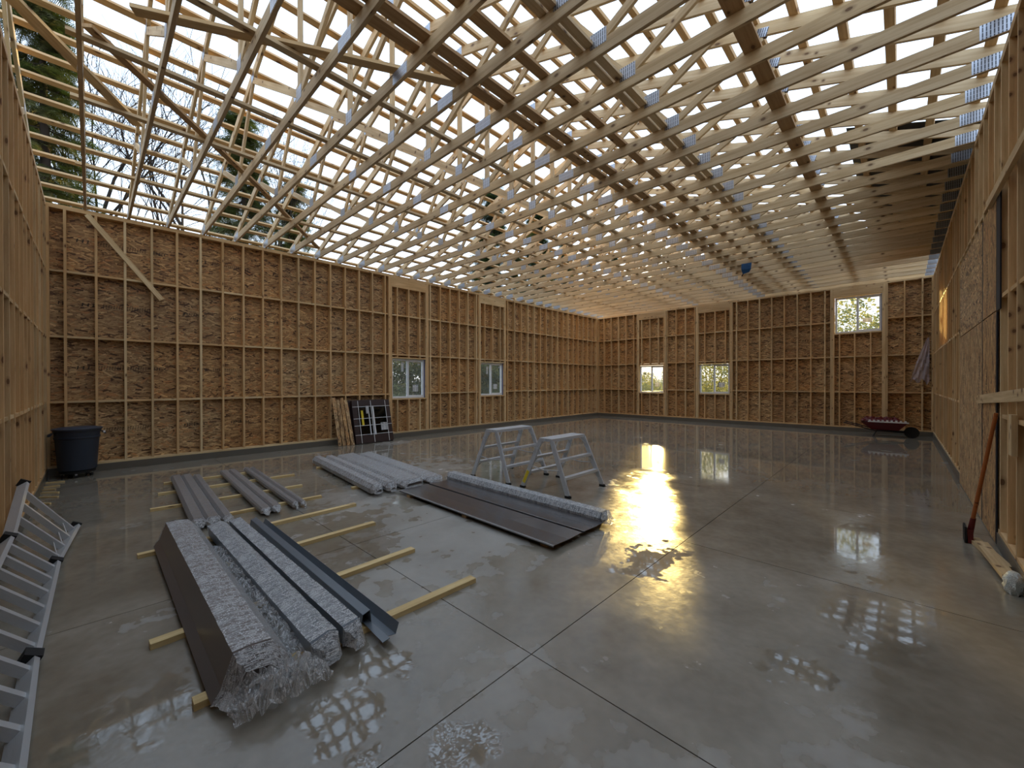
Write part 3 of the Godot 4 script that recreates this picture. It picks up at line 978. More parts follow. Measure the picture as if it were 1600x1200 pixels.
func materials_on_floor() -> void:
	# spacer sticks
	lath("pale spacer stick nearest the camera under the wide bundles", Vector3(0.93, 0, 8.55), Vector3(2.84, 0, 8.58), 0.075, 0.038, "spacer sticks under the wide bundles")
	lath("pale spacer stick second from the camera under the wide bundles", Vector3(0.82, 0, 7.74), Vector3(2.82, 0, 7.67), 0.075, 0.038, "spacer sticks under the wide bundles")
	lath("pale spacer stick third from the camera under the wide bundles", Vector3(1.06, 0, 6.74), Vector3(2.92, 0, 6.66), 0.07, 0.038, "spacer sticks under the wide bundles")
	lath("pale spacer stick at far end of the wide bundles", Vector3(0.87, 0, 5.86), Vector3(3.10, 0, 5.77), 0.07, 0.038, "spacer sticks under the wide bundles")
	lath("thin spacer stick nearest the wide bundles under the narrow bundles", Vector3(1.18, 0, 4.97), Vector3(2.93, 0, 5.02), 0.055, 0.038, "spacer sticks under the narrow bundles")
	lath("thin spacer stick second from the wide bundles under narrow ones", Vector3(1.10, 0, 4.04), Vector3(2.96, 0, 4.14), 0.055, 0.038, "spacer sticks under the narrow bundles")
	lath("thin spacer stick third from the wide bundles under narrow ones", Vector3(1.26, 0, 3.10), Vector3(3.14, 0, 3.21), 0.055, 0.038, "spacer sticks under the narrow bundles")
	lath("short thin spacer stick at far end of the narrow bundles", Vector3(1.40, 0, 2.32), Vector3(2.70, 0, 2.40), 0.055, 0.038, "spacer sticks under the narrow bundles")

	var g1 := "wide trim bundles"
	bundle("large ridged brown trim bundle in cling film nearest the camera", [Vector2(0.985, 0.041), Vector2(1.03, 0.10), Vector2(1.085, 0.265), Vector2(1.165, 0.268), Vector2(1.27, 0.255), Vector2(1.36, 0.14), Vector2(1.41, 0.041)], 5.74, 8.66, 0.01, M.brown, g1, true, 2)
	bundle("film-wrapped box-shaped trim bundle, right of the large brown one", [Vector2(1.475, 0.041), Vector2(1.465, 0.155), Vector2(1.57, 0.185), Vector2(1.625, 0.165), Vector2(1.64, 0.041)], 5.80, 8.70, -0.03, M.slate, g1, true, 1)
	bundle("film-wrapped box-shaped trim bundle beside the open grey flashing", [Vector2(1.665, 0.041), Vector2(1.665, 0.16), Vector2(1.77, 0.175), Vector2(1.79, 0.041)], 5.78, 8.68, -0.03, M.slate, g1, true, 1)
	# unwrapped flashing: folded sheet with its own thickness
	var fs := thing("metal_flashing", "unwrapped blue-grey folded flashing at the edge of wide bundles", "flashing", Vector3(1.90, 0.04, 7.3))
	var b := MB.new()
	for prof in [[Vector2(-0.075, 0.0), Vector2(-0.06, 0.09), Vector2(-0.01, 0.105), Vector2(0.0, 0.01)], [Vector2(0.004, 0.012), Vector2(0.06, 0.004), Vector2(0.085, 0.07)]]:
		var far := -1.48
		var near := 1.52 if prof.size() == 3 else 1.30
		for k in prof.size() - 1:
			var p: Vector2 = prof[k]
			var q: Vector2 = prof[k + 1]
			var nn := Vector2(-(q - p).y, (q - p).x).normalized() * 0.002
			b.loft([PackedVector3Array([Vector3(p.x, p.y, far), Vector3(q.x, q.y, far), Vector3(q.x + nn.x, q.y + nn.y, far), Vector3(p.x + nn.x, p.y + nn.y, far)]), PackedVector3Array([Vector3(p.x, p.y, near), Vector3(q.x, q.y, near), Vector3(q.x + nn.x, q.y + nn.y, near), Vector3(p.x + nn.x, p.y + nn.y, near)])])
	part("folded_sheet", b.mesh(), M.slate, fs)
	var hem := MB.new()
	hem.loft([PackedVector3Array([Vector3(-0.03, 0.014, 1.05), Vector3(0.0, 0.018, 1.05), Vector3(0.0, 0.022, 1.05), Vector3(-0.03, 0.018, 1.05)]), PackedVector3Array([Vector3(-0.05, 0.006, 1.55), Vector3(0.0, 0.014, 1.55), Vector3(0.0, 0.018, 1.55), Vector3(-0.05, 0.010, 1.55)])])
	part("hem_strip", hem.mesh(), M.slate, fs)
	var pf := thing("loose_film", "crumpled clear plastic film between the wide bundles", "plastic film", Vector3(1.44, 0.038, 7.40))
	part("film", crumple("film", Vector3(0.13, 0.08, 2.36), 8, 90, 9, 0.02), M.film, pf)
	var pf2 := thing("loose_film", "tangle of clear film at near end of the large brown bundle", "plastic film", Vector3(1.27, 0.0, 8.79))
	part("film", crumple("film2", Vector3(0.48, 0.17, 0.24), 30, 18, 12, 0.05), M.film, pf2)

	var g2 := "narrow trim bundles"
	var s1 := [[1.36, 1.49, 0.135, "left"], [1.50, 1.635, 0.125, "middle"], [1.66, 1.765, 0.10, "right"]]
	for q in s1:
		bundle("narrow film-wrapped trim bundle, %s one of the three by the trash can" % q[3], [Vector2(q[0], 0.041), Vector2(q[0] - 0.01, q[2] - 0.03), Vector2(q[0] + 0.02, q[2]), Vector2(q[1] - 0.02, q[2]), Vector2(q[1] + 0.005, q[2] - 0.04), Vector2(q[1], 0.041)], 2.28, 5.34, 0.14, M.brown, g2, true, 0, M.film_thin)
	var s2 := [[2.06, 2.18, 0.10, "leftmost"], [2.19, 2.30, 0.105, "second from the left"], [2.43, 2.51, 0.10, "third from the left"], [2.54, 2.61, 0.09, "rightmost"]]
	for q in s2:
		bundle("slim film-wrapped trim bundle, %s of the four" % q[3], [Vector2(q[0], 0.041), Vector2(q[0], q[2] - 0.02), Vector2(q[0] + 0.02, q[2]), Vector2(q[1] - 0.01, q[2]), Vector2(q[1], 0.041)], 2.25, 5.33, 0.13, M.brown, g2, true, 0, M.film_thin)
	var g3 := "trim bundles near the window crate"
	var s3 := [[3.47, 3.64, 0.19, "dark tube-like film-wrapped bundle on the left of its group"], [3.72, 3.88, 0.17, "slim film-wrapped bundle, second in the group by the window crate"], [3.97, 4.36, 0.155, "broad flat film-wrapped bundle, third in the group by window crate"], [4.46, 4.76, 0.125, "flat pale film-wrapped bundle, rightmost in the group by window crate"]]
	for q in s3:
		bundle(q[3], [Vector2(q[0], 0.041), Vector2(q[0] - 0.015, q[2] * 0.6), Vector2(q[0] + 0.03, q[2] - 0.01), Vector2(q[1] - 0.04, q[2]), Vector2(q[1] + 0.01, q[2] * 0.75), Vector2(q[1], 0.041)], 2.45, 5.50, 0.28, M.brown, g3)
	for k in 2:
		lath("dark spacer stick under the %s end of the bundles by window crate" % ["far", "near"][k], Vector3(3.45 + 0.2 * (1 - k), 0, 2.9 + 2.0 * k), Vector3(4.85 + 0.2 * (1 - k), 0, 2.95 + 2.0 * k), 0.07, 0.038, "spacer sticks under the bundles by window crate")

	# flat flashing sheets on blocks
	for k in 2:
		var t := thing("flashing_sheet", ["broad flat dark flashing sheet with a bright front edge", "narrower dark flashing sheet with raised lip behind the front one"][k], "flashing", Vector3([3.78, 4.325][k], 0.045, 7.2))
		var m := MB.new()
		var wd: float = [0.53, 0.47][k]
		var prof := [Vector2(0, 0.0), Vector2(0.0, 0.018), Vector2(0.02, 0.02), Vector2(wd * 0.5, 0.012), Vector2(wd - 0.03, 0.02), Vector2(wd, 0.03 if k else 0.012)]
		for q in prof.size() - 1:
			var p: Vector2 = prof[q]
			var e: Vector2 = prof[q + 1]
			m.loft([PackedVector3Array([Vector3(p.x + 0.05, p.y, -1.5), Vector3(e.x + 0.05, e.y, -1.5), Vector3(e.x + 0.05, e.y + 0.003, -1.5), Vector3(p.x + 0.05, p.y + 0.003, -1.5)]), PackedVector3Array([Vector3(p.x, p.y, 1.52), Vector3(e.x, e.y, 1.52), Vector3(e.x, e.y + 0.003, 1.52), Vector3(p.x, p.y + 0.003, 1.52)])])
		part("sheet", m.mesh(), M.sheet, t)
		var ed := MB.new()
		ed.loft([PackedVector3Array([Vector3(0.046, 0.012, -1.5), Vector3(0.058, 0.024, -1.5), Vector3(0.05, 0.024, -1.5)]), PackedVector3Array([Vector3(-0.004, 0.012, 1.52), Vector3(0.008, 0.024, 1.52), Vector3(0.0, 0.024, 1.52)])])
		if k == 0: part("edge", ed.mesh(), M.alu_dull, t)
	for k in 3:
		var t := thing("support_block", "dark wooden block under the flashing sheets, %s from the camera" % ordinal(k + 1), "block", Vector3(4.3, 0, 8.55 - 1.3 * k), "blocks under the flashing sheets")
		slab("block", Vector3(-0.47, 0, -0.045), Vector3(0.62, 0.041, 0.045), M.brace, t)
	bundle("long film-wrapped bundle lying along the back of the flashing sheets", [Vector2(4.735, 0.0415), Vector2(4.725, 0.10), Vector2(4.76, 0.165), Vector2(4.88, 0.17), Vector2(4.90, 0.0415)], 5.62, 8.68, 0.06, M.slate, "")

# ------------------------------------------------------------------ ladders, bin, leaning things
func step_stool(label: String, x0: float, x1: float, zf: float, zb: float, h: float, sticker: bool) -> void:
	var cx := (x0 + x1) / 2
	var cz := (zf + zb) / 2
	var t := thing("step_stool", label, "step ladder", Vector3(cx, 0, cz), "double-sided aluminium step stools")
	var hw := (x1 - x0) / 2
	var hd := (zf - zb) / 2
	var tw := hw - 0.05
	slab("top_step", Vector3(-tw - 0.02, h - 0.045, 0.006), Vector3(tw + 0.02, h, 0.13), M.alu, t)
	slab("top_step", Vector3(-tw - 0.02, h - 0.045, -0.13), Vector3(tw + 0.02, h, -0.006), M.alu, t)
	for s in [1.0, -1.0]:
		for e in [-1.0, 1.0]:
			var top := Vector3(e * tw, h - 0.04, s * 0.115)
			var foot := Vector3(e * hw, 0.03, s * hd)
			var mid := top.lerp(foot, 0.5)
			var rail := stick("rail", top, foot, 0.028, 0.075, M.alu, t, Vector3(0, s * 0.3, s))
			var ft := part("rubber_foot", board(Vector3(0.045, 0.034, 0.09)), M.rubber, t, Transform3D(Basis.IDENTITY, Vector3(e * hw, 0.017, s * hd)))
			under(ft, rail)
			for q in [0.36, 0.69]:
				var a := top.lerp(foot, q)
				var c := top.lerp(foot, q + 0.17)
				part("brace_strap", tube_mesh([a + Vector3(-e * 0.11, -0.02, 0), c], [0.008, 0.008], 6), M.alu_dull, t)
			part("brace_strap", tube_mesh([top + Vector3(-e * 0.12, -0.005, s * 0.01), top.lerp(foot, 0.18)], [0.008, 0.008], 6), M.alu_dull, t)
			if sticker and s < 0 and e < 0:
				var ys := stick("yellow_sticker", top.lerp(foot, 0.66) + Vector3(-0.015, 0, 0.0), top.lerp(foot, 0.92) + Vector3(-0.015, 0, 0.0), 0.004, 0.06, M.yellow, t, Vector3(0, -0.3, -1))
				under(ys, rail)
		for q in [0.36, 0.69]:
			var p := Vector3(0, h - 0.04, s * 0.115).lerp(Vector3(0, 0.03, s * hd), q)
			var w := lerpf(tw, hw, q)
			slab("step", Vector3(-w + 0.014, p.y - 0.025, p.z - 0.04), Vector3(w - 0.014, p.y + 0.012, p.z + 0.04), M.alu, t)
	for e in [-1.0, 1.0]:
		part("spreader", tube_mesh([Vector3(e * (hw - 0.01), h * 0.45, hd * 0.62), Vector3(e * (hw + 0.01), h * 0.42, 0), Vector3(e * (hw - 0.01), h * 0.45, -hd * 0.62)], [0.009, 0.009, 0.009], 6), M.alu_dull, t)
	var b := MB.new()
	b.box(Vector3(-0.03, -0.05, 0), Vector3(0.03, 0.05, 0.002), 0, Vector2.ZERO, Vector2(0.06, 0.1))
	part("paper_sticker", b.mesh(), M.paper[0], t, Transform3D(Basis(Vector3.UP, -PI / 2), Vector3(-tw - 0.035, h * 0.78, -0.17)))

func articulated_ladder() -> void:
	var t := thing("articulated_ladder", "folding aluminium ladder lying on edge along the left wall", "ladder", Vector3(0.2, 0, 6.5))
	var o := Vector3(0.2, 0, 6.5)
	# lower rail on the floor, upper rail against the studs; far section flares
	var low := [Vector3(0.43, 0.045, 4.32), Vector3(0.325, 0.045, 5.60), Vector3(0.305, 0.045, 7.46), Vector3(0.335, 0.045, 8.95)]
	var high := [Vector3(0.055, 0.62, 4.42), Vector3(0.055, 0.345, 5.60), Vector3(0.055, 0.31, 7.46), Vector3(0.055, 0.31, 8.95)]
	var rails := {}
	for k in 3:
		var gap := Vector3(0, 0, 0.03)
		for r in [low, high]:
			var nrm: Vector3 = (low[k] - high[k]).cross(low[k + 1] - low[k]).normalized()
			rails[[k, r == low]] = stick("rail", r[k] - o + gap, r[k + 1] - o - gap, 0.032, 0.085, M.alu, t, nrm)
		var n: int = [4, 6, 5][k]
		for j in n:
			var q := (j + 0.55) / n
			var a: Vector3 = low[k].lerp(low[k + 1], q) - o
			var c: Vector3 = high[k].lerp(high[k + 1], q) - o
			var nrm2: Vector3 = (low[k] - high[k]).cross(low[k + 1] - low[k]).normalized()
			stick("rung", a.lerp(c, 0.03), a.lerp(c, 0.97), 0.035 if k == 0 else 0.05, 0.05, M.alu, t, nrm2)
			if k == 0 and j < 3:
				part("brace_strap", tube_mesh([a.lerp(c, 0.22), (low[k].lerp(low[k + 1], q + 0.2) - o).lerp(high[k].lerp(high[k + 1], q + 0.2) - o, 0.04)], [0.006, 0.006], 5), M.alu_dull, t)
	for k in 4:
		for r in [low, high]:
			var cap := part("hinge_cap" if k in [1, 2] else "end_cap", board(Vector3(0.085, 0.075, 0.10 if k in [1, 2] else 0.04)), M.rubber, t, Transform3D(Basis(Vector3.FORWARD, 0.5), r[k] - o + Vector3(0.0, 0.012, 0)))
			under(cap, rails[[mini(k, 2), r == low]])

func furniture() -> void:
	# trash can on a wheeled dolly
	var t := thing("trash_can", "dark blue-grey round trash can on a wheeled dolly in the corner", "trash can", Vector3(0.385, 0, 0.34))
	part("dolly", lathe([Vector2(0.20, 0.075), Vector2(0.235, 0.085), Vector2(0.235, 0.125), Vector2(0.20, 0.13)]), M.rubber, t)
	for k in 5:
		var a := TAU * k / 5 + 0.4
		var w := part("caster", tube_mesh([Vector3(-0.014, 0, 0), Vector3(0.014, 0, 0)], [0.034, 0.034], 12), M.black, t, Transform3D(Basis(Vector3.UP, a), Vector3(cos(a) * 0.19, 0.034, sin(a) * 0.19)))
		part("fork", board(Vector3(0.04, 0.05, 0.03)), M.alu_dull, w, Transform3D(Basis.IDENTITY, Vector3(0, 0.04, 0)))
	part("body", lathe([Vector2(0.235, 0.131), Vector2(0.25, 0.14), Vector2(0.285, 0.71), Vector2(0.300, 0.715), Vector2(0.300, 0.74), Vector2(0.292, 0.745), Vector2(0.296, 0.83), Vector2(0.312, 0.835), Vector2(0.312, 0.862)], 32), M.bin, t)
	part("lid", lathe([Vector2(0.325, 0.862), Vector2(0.33, 0.885), Vector2(0.31, 0.895), Vector2(0.27, 0.893), Vector2(0.25, 0.907), Vector2(0.02, 0.915)], 32), M.bin_lid, t)
	for e in [-1.0, 1.0]:
		var hd := MB.new()
		hd.loft([PackedVector3Array([Vector3(0.29, 0.83, -0.09), Vector3(0.36, 0.80, -0.08), Vector3(0.37, 0.76, -0.07), Vector3(0.345, 0.76, -0.07)]), PackedVector3Array([Vector3(0.29, 0.83, 0.09), Vector3(0.36, 0.80, 0.08), Vector3(0.37, 0.76, 0.07), Vector3(0.345, 0.76, 0.07)])])
		part("handle", hd.mesh(), M.bin, t, Transform3D(Basis(Vector3.UP, 0.12 if e > 0 else PI + 0.12), Vector3.ZERO))
	var lb := MB.new()
	lb.box(Vector3(-0.022, -0.018, 0), Vector3(0.022, 0.018, 0.002), 0, Vector2.ZERO, Vector2(0.05, 0.05))
	part("paper_sticker", lb.mesh(), M.white, t, Transform3D(Basis(Vector3.UP, 0.9), Vector3(0.345, 0.805, 0.085)))

	# thin scrap sticks on the floor along the left wall
	var names := ["furthest", "second furthest", "third furthest", "fourth furthest", "fifth furthest", "nearest"]
	var sp := [[0.75, 0.24, 0.75], [1.10, 0.20, 1.16], [1.42, 0.16, 1.40], [1.72, 0.21, 1.66], [2.08, 0.215, 2.0], [2.52, 0.16, 2.44]]
	for k in 6:
		var q = sp[k]
		var s := thing("scrap_stick", "thin pale scrap stick by the left wall, %s from the camera" % names[k], "wood stick", Vector3(0.1, 0, q[0]), "scrap sticks by the left wall")
		stick("stick", Vector3(-0.08, 0.012, q[2] - q[0]), Vector3(q[1] - 0.1, 0.012, 0.06), 0.02, 0.022, M.lath, s)

	step_stool("aluminium step stool behind, half hidden by the other stool", 5.38, 6.38, 6.52, 5.62, 0.885, false)
	step_stool("aluminium step stool in front with a yellow sticker on its leg", 5.43, 6.38, 7.70, 6.80, 0.835, true)
	articulated_ladder()

	# crated window leaning against the back wall: two units strapped together
	for k in 2:
		var lean := atan2(0.30, 1.20)
		var w := thing("window_crate", ["dark brown framed window unit with white straps leaning on back wall", "second dark window unit leaning behind the strapped one"][k], "window unit", Vector3([6.17, 6.08][k], 0.0, [0.475, 0.33][k]))
		w.rotation = Vector3(-lean, 0, 0)
		var hw := 0.57
		var H := 1.25
		slab("frame", Vector3(-hw, 0.02, -0.10), Vector3(hw, 0.24, 0), M.dark_frame, w)
		slab("frame", Vector3(-hw, H - 0.17, -0.10), Vector3(hw, H, 0), M.dark_frame, w)
		slab("frame", Vector3(-hw, 0.24, -0.10), Vector3(-hw + 0.14, H - 0.17, -0.004), M.dark_frame, w)
		slab("frame", Vector3(hw - 0.12, 0.24, -0.10), Vector3(hw, H - 0.17, -0.004), M.dark_frame, w)
		slab("pane", Vector3(-hw + 0.14, 0.24, -0.06), Vector3(hw - 0.12, H - 0.17, -0.045), M.dark_glass, w)
		if k: continue
		slab("mullion", Vector3(0.02, 0.24, -0.044), Vector3(0.065, H - 0.17, -0.02), M.white, w)
		slab("mullion", Vector3(-0.10, 0.24, -0.044), Vector3(-0.075, H - 0.32, -0.03), M.vinyl, w)
		slab("yellow_strip", Vector3(-0.33, 0.52, -0.02), Vector3(-0.27, 0.95, -0.008), M.yellow, w)
		for q in [[0.33, 0.46, 0.22, 0.22], [-0.13, 0.98, 0.09, 0.24]]:
			var pb := MB.new()
			pb.box(Vector3(-q[2] / 2, -q[3] / 2, 0), Vector3(q[2] / 2, q[3] / 2, 0.002), 0, Vector2.ZERO, Vector2(q[2], q[3]))
			part("paper_sticker", pb.mesh(), M.paper[1], w, Transform3D(Basis.IDENTITY, Vector3(q[0], q[1], 0.003 if q[0] > 0 else -0.018)))
		for x in [-0.40, -0.02, 0.43]: slab("strap", Vector3(x - 0.007, 0.022, 0.001), Vector3(x + 0.007, H - 0.02, 0.003), M.white, w)
		for y in [0.26, 0.52, 0.72, 1.06]: slab("strap", Vector3(-hw, y - 0.006, 0.0035), Vector3(hw, y + 0.006, 0.005), M.white, w)
	for k in 4:
		var w := thing("board_offcut", "narrow strand board offcut leaning on back wall, %s from the left" % ordinal(k + 1), "board", Vector3(5.20 + 0.105 * k, 0.0, 0.37 + 0.03 * k), "strand board offcuts by the window crate")
		w.rotation = Vector3(-0.19 - 0.02 * k, 0, 0.055)
		var b := MB.new()
		b.box(Vector3(-0.045, 0.006, -0.012), Vector3(0.045, 1.33 - 0.055 * (k % 2), 0.0), 1, Vector2(0.2 * k, 0.13 * k), Vector2(4.88, 2.44))
		part("board", b.mesh(), M.osb[k % 3], w)

	# wheelbarrow in the far right corner
	var wb := thing("wheelbarrow", "red wheelbarrow parked against the far wall", "wheelbarrow", Vector3(17.75, 0, 10.86))
	var tr := MB.new()
	var rg := func(x0: float, x1: float, z0: float, z1: float, y: float) -> PackedVector3Array: return PackedVector3Array([Vector3(x0, y, z0), Vector3(x1, y, z0 + 0.03), Vector3(x1, y, z1 - 0.03), Vector3(x0, y, z1)])
	tr.loft([rg.call(-0.20, 0.20, -0.28, 0.34, 0.22), rg.call(-0.34, 0.34, -0.52, 0.52, 0.44), rg.call(-0.36, 0.36, -0.54, 0.54, 0.455), rg.call(-0.33, 0.33, -0.50, 0.50, 0.45), rg.call(-0.20, 0.20, -0.27, 0.33, 0.24)], true, 0.5)
	part("tray", tr.mesh(), M.red, wb)
	for e in [-1.0, 1.0]:
		part("handle", tube_mesh([Vector3(e * 0.10, 0.16, 0.55), Vector3(e * 0.24, 0.19, -0.2), Vector3(e * 0.28, 0.40, -0.95)], [0.018, 0.018, 0.016], 8), M.black, wb)
		part("leg", tube_mesh([Vector3(e * 0.22, 0.20, -0.15), Vector3(e * 0.22, 0.0, -0.25)], [0.014, 0.014], 6), M.black, wb)
	part("wheel", tube_mesh([Vector3(-0.04, 0.17, 0.62), Vector3(0.04, 0.17, 0.62)], [0.17, 0.17], 20), M.black, wb)
	var tarp := thing("red_sheet", "rumpled red plastic sheet piled on the wheelbarrow", "plastic sheet", Vector3(17.75, 0.452, 10.80))
	part("sheet", crumple("r", Vector3(0.55, 0.16, 0.95), 14, 24, 31, 0.04), M.red, tarp)
	var strip := thing("pale_strip", "pale notched strip lying along the wheelbarrow rim", "strip", Vector3(17.40, 0.457, 10.92))
	slab("strip", Vector3(-0.012, 0, -0.42), Vector3(0.012, 0.035, 0.50), M.white, strip)
	for k in 9: slab("tooth", Vector3(-0.012, 0.035, -0.40 + k * 0.10), Vector3(0.012, 0.075, -0.35 + k * 0.10), M.white, strip)

	# clear plastic hanging in the far right corner
	var ps := thing("plastic_sheet", "clear plastic sheet hanging from the studs in far right corner", "plastic sheet", Vector3(18.62, 0, 11.62))
	var pm := MB.new()
	var prev := PackedVector3Array()
	var rings := []
	var wr := RandomNumberGenerator.new()
	wr.seed = 4
	for k in 13:
		var y := 3.08 - 1.36 * k / 12.0
		var spread := 0.03 + 0.40 * pow(k / 12.0, 0.8)
		var ring := PackedVector3Array()
		for j in 9:
			var s := j / 8.0
			ring.append(Vector3(-0.02 - 0.06 * absf(sin(j * 2.1 + k * 0.35)) * (k / 12.0) + wr.randf_range(-0.012, 0.012), y + wr.randf_range(-0.02, 0.02) - (0.10 * sin(j * 1.7) if k == 12 else 0.0), 0.26 - spread * s))
		rings.append(ring)
	pm.loft(rings, false, 1.0, false)
	part("film", pm.mesh(), M.poly, ps)

	# floor scraper leaning on the right wall
	var br := thing("floor_scraper", "long wooden-handled scraper with a red head leaning on right wall", "scraper", Vector3(7.05, 0, 11.77))
	part("handle", tube_mesh([Vector3(-0.02, 0.20, 0.01), Vector3(-0.30, 1.40, 0.145)], [0.017, 0.015], 10), M.handle, br)
	part("ferrule", tube_mesh([Vector3(0.0, 0.10, 0.0), Vector3(-0.035, 0.27, 0.02)], [0.026, 0.021], 10), M.red, br)
	var hd2 := MB.new()
	hd2.loft([PackedVector3Array([Vector3(-0.07, 0.005, -0.02), Vector3(0.07, 0.005, -0.02), Vector3(0.07, 0.005, 0.02), Vector3(-0.07, 0.005, 0.02)]), PackedVector3Array([Vector3(-0.04, 0.14, -0.025), Vector3(0.04, 0.14, -0.025), Vector3(0.04, 0.14, 0.02), Vector3(-0.04, 0.14, 0.02)])])
	part("head", hd2.mesh(), M.red, br)
	part("blade", board(Vector3(0.19, 0.17, 0.016)), M.black, br, Transform3D(Basis.IDENTITY, Vector3(0.02, 0.087, -0.035)))

	# boards about the right wall
	var bd := [["pale horizontal board nailed across the right wall at head height", Vector3(8.18, 1.49, 11.936), Vector3(4.9, 1.64, 11.936), 0.10],
		["short pale rail high on the right wall above the strand board lining", Vector3(7.50, 3.67, 11.936), Vector3(5.2, 3.62, 11.936), 0.085],
		["short block nailed under the head-height board on right wall", Vector3(6.18, 1.06, 11.948), Vector3(6.18, 1.42, 11.948), 0.14]]
	for q in bd:
		var t2 := thing("nailed_board", q[0], "board")
		var up := Vector3.UP if absf(q[1].y - q[2].y) < 0.3 else Vector3.RIGHT
		stick("length", q[1], q[2], 0.036, q[3], M.wood[1], t2, up)
	var fb := [["pale board lying on the floor in front of the scraper", Vector3(7.12, 0.022, 11.80), Vector3(6.30, 0.022, 11.93), 0.09], ["second floor board lying closer to the right wall", Vector3(6.86, 0.061, 11.83), Vector3(5.9, 0.061, 11.90), 0.09]]
	for q in fb:
		var t3 := thing("floor_board", q[0], "board", Vector3.ZERO, "boards on the floor by the right wall")
		stick("length", q[1], q[2], q[3], 0.038, M.wood[1], t3)
	var bag := thing("white_bag", "pale crumpled bag on the floor at right edge", "bag", Vector3(5.72, 0.0, 11.895))
	var bb := MB.new()
	var br2 := []
	for k in 8:
		var y := 0.17 * k / 7.0
		var r := 0.055 * sqrt(maxf(0.03, 1.0 - pow((k - 3.0) / 4.6, 2.0)))
		var ring := PackedVector3Array()
		for j in 16:
			var a := TAU * j / 16
			var rr := r * (1 + 0.14 * sin(j * 2.9 + k) + 0.08 * sin(j * 5.1 + k * 2))
			ring.append(Vector3(cos(a) * rr * 1.3, y + 0.001, sin(a) * rr))
		br2.append(ring)
	bb.loft(br2, true, 0.5)
	part("sack", bb.smooth(0.3).mesh(), M.bag, bag)

# ------------------------------------------------------------------ outdoors
func leaf_mesh() -> ArrayMesh:
	var b := MB.new()
	var a := Vector3(0, 0, 0)
	var t := Vector3(0, 1, 0.12)
	var l := Vector3(-0.32, 0.5, 0.10)
	var r := Vector3(0.32, 0.5, 0.10)
	var m := Vector3(0, 0.5, -0.02)
	b.tri(a, l, m); b.tri(l, t, m); b.tri(a, m, r); b.tri(m, t, r)
	return b.mesh()

func spray_mesh() -> ArrayMesh:
	var b := MB.new()
	b.tri(Vector3(-0.012, 0, 0), Vector3(0, 0.02, 1), Vector3(0.012, 0, 0))
	var r := RandomNumberGenerator.new()
	r.seed = 8
	for k in 26:
		var z := 0.06 + 0.9 * k / 26.0
		var s := 1.0 if k % 2 else -1.0
		var len_ := 0.36 * (1.0 - 0.7 * z) + 0.05
		var p := Vector3(0, 0.01, z)
		var q := p + Vector3(s * len_, r.randf_range(-0.10, 0.04), len_ * 0.75)
		b.tri(p + Vector3(0, 0, -0.022), q, p + Vector3(0, 0, 0.022))
	return b.mesh()

func multi(called: String, mesh: Mesh, material: Material, xs: Array, parent: Node) -> void:
	var mm := MultiMesh.new()
	mm.transform_format = MultiMesh.TRANSFORM_3D
	mm.mesh = mesh
	mm.instance_count = xs.size()
	for k in xs.size(): mm.set_instance_transform(k, xs[k])
	var o := MultiMeshInstance3D.new()
	o.name = called
	o.multimesh = mm
	o.material_override = material
	o.set_meta("kind", "stuff")
	parent.add_child(o, true)

func rand_basis(r: RandomNumberGenerator, s: float) -> Basis:
	return Basis.from_euler(Vector3(r.randf() * TAU, r.randf() * TAU, r.randf() * TAU)).scaled(Vector3(s, s, s))

func conifer(label: String, at: Vector3, h: float, rad: float, sd: int, m: int, base := 0.12) -> void:
	var r := RandomNumberGenerator.new()
	r.seed = sd
	var t := thing("conifer", label, "tree", at, "trees around the building")
	part("trunk", tube_mesh([Vector3(0, 0, 0), Vector3(0.1, h * 0.5, 0), Vector3(0, h * 0.97, 0)], [0.22, 0.13, 0.02], 8), M.bark, t)
	var xs := []
	var limbs := MB.new()
	var n := int(h * 14)
	for k in n:
		var q := float(k) / n
		var y := h * lerpf(base, 0.99, q)
		var reach := rad * (1.0 - q * 0.93) * r.randf_range(0.65, 1.1)
		var a := r.randf() * TAU
		var d := Vector3(cos(a), 0, sin(a))
		var tip := Vector3(0, y - reach * 0.28, 0) + d * reach
		limbs.tube([Vector3(0, y, 0), tip], [0.03, 0.006], 3, false)
		for j in 9:
			var f := lerpf(0.22, 1.0, j / 8.0)
			var p := Vector3(0, y, 0).lerp(tip, f)
			for s in 2:
				var dir := (d * r.randf_range(0.4, 1.0) + Vector3(r.randf_range(-0.9, 0.9), r.randf_range(-0.75, 0.05), r.randf_range(-0.9, 0.9))).normalized()
				var bs := Basis.looking_at(-dir, Vector3.UP).rotated(dir, r.randf_range(-0.6, 0.6))
				var sc := r.randf_range(0.35, 0.75)
				xs.append(Transform3D(bs.scaled(Vector3(sc, sc, sc)), p))
	part("limbs", limbs.mesh(), M.bark, t)
	multi("foliage", M.spray, M.needle[m], xs, t)

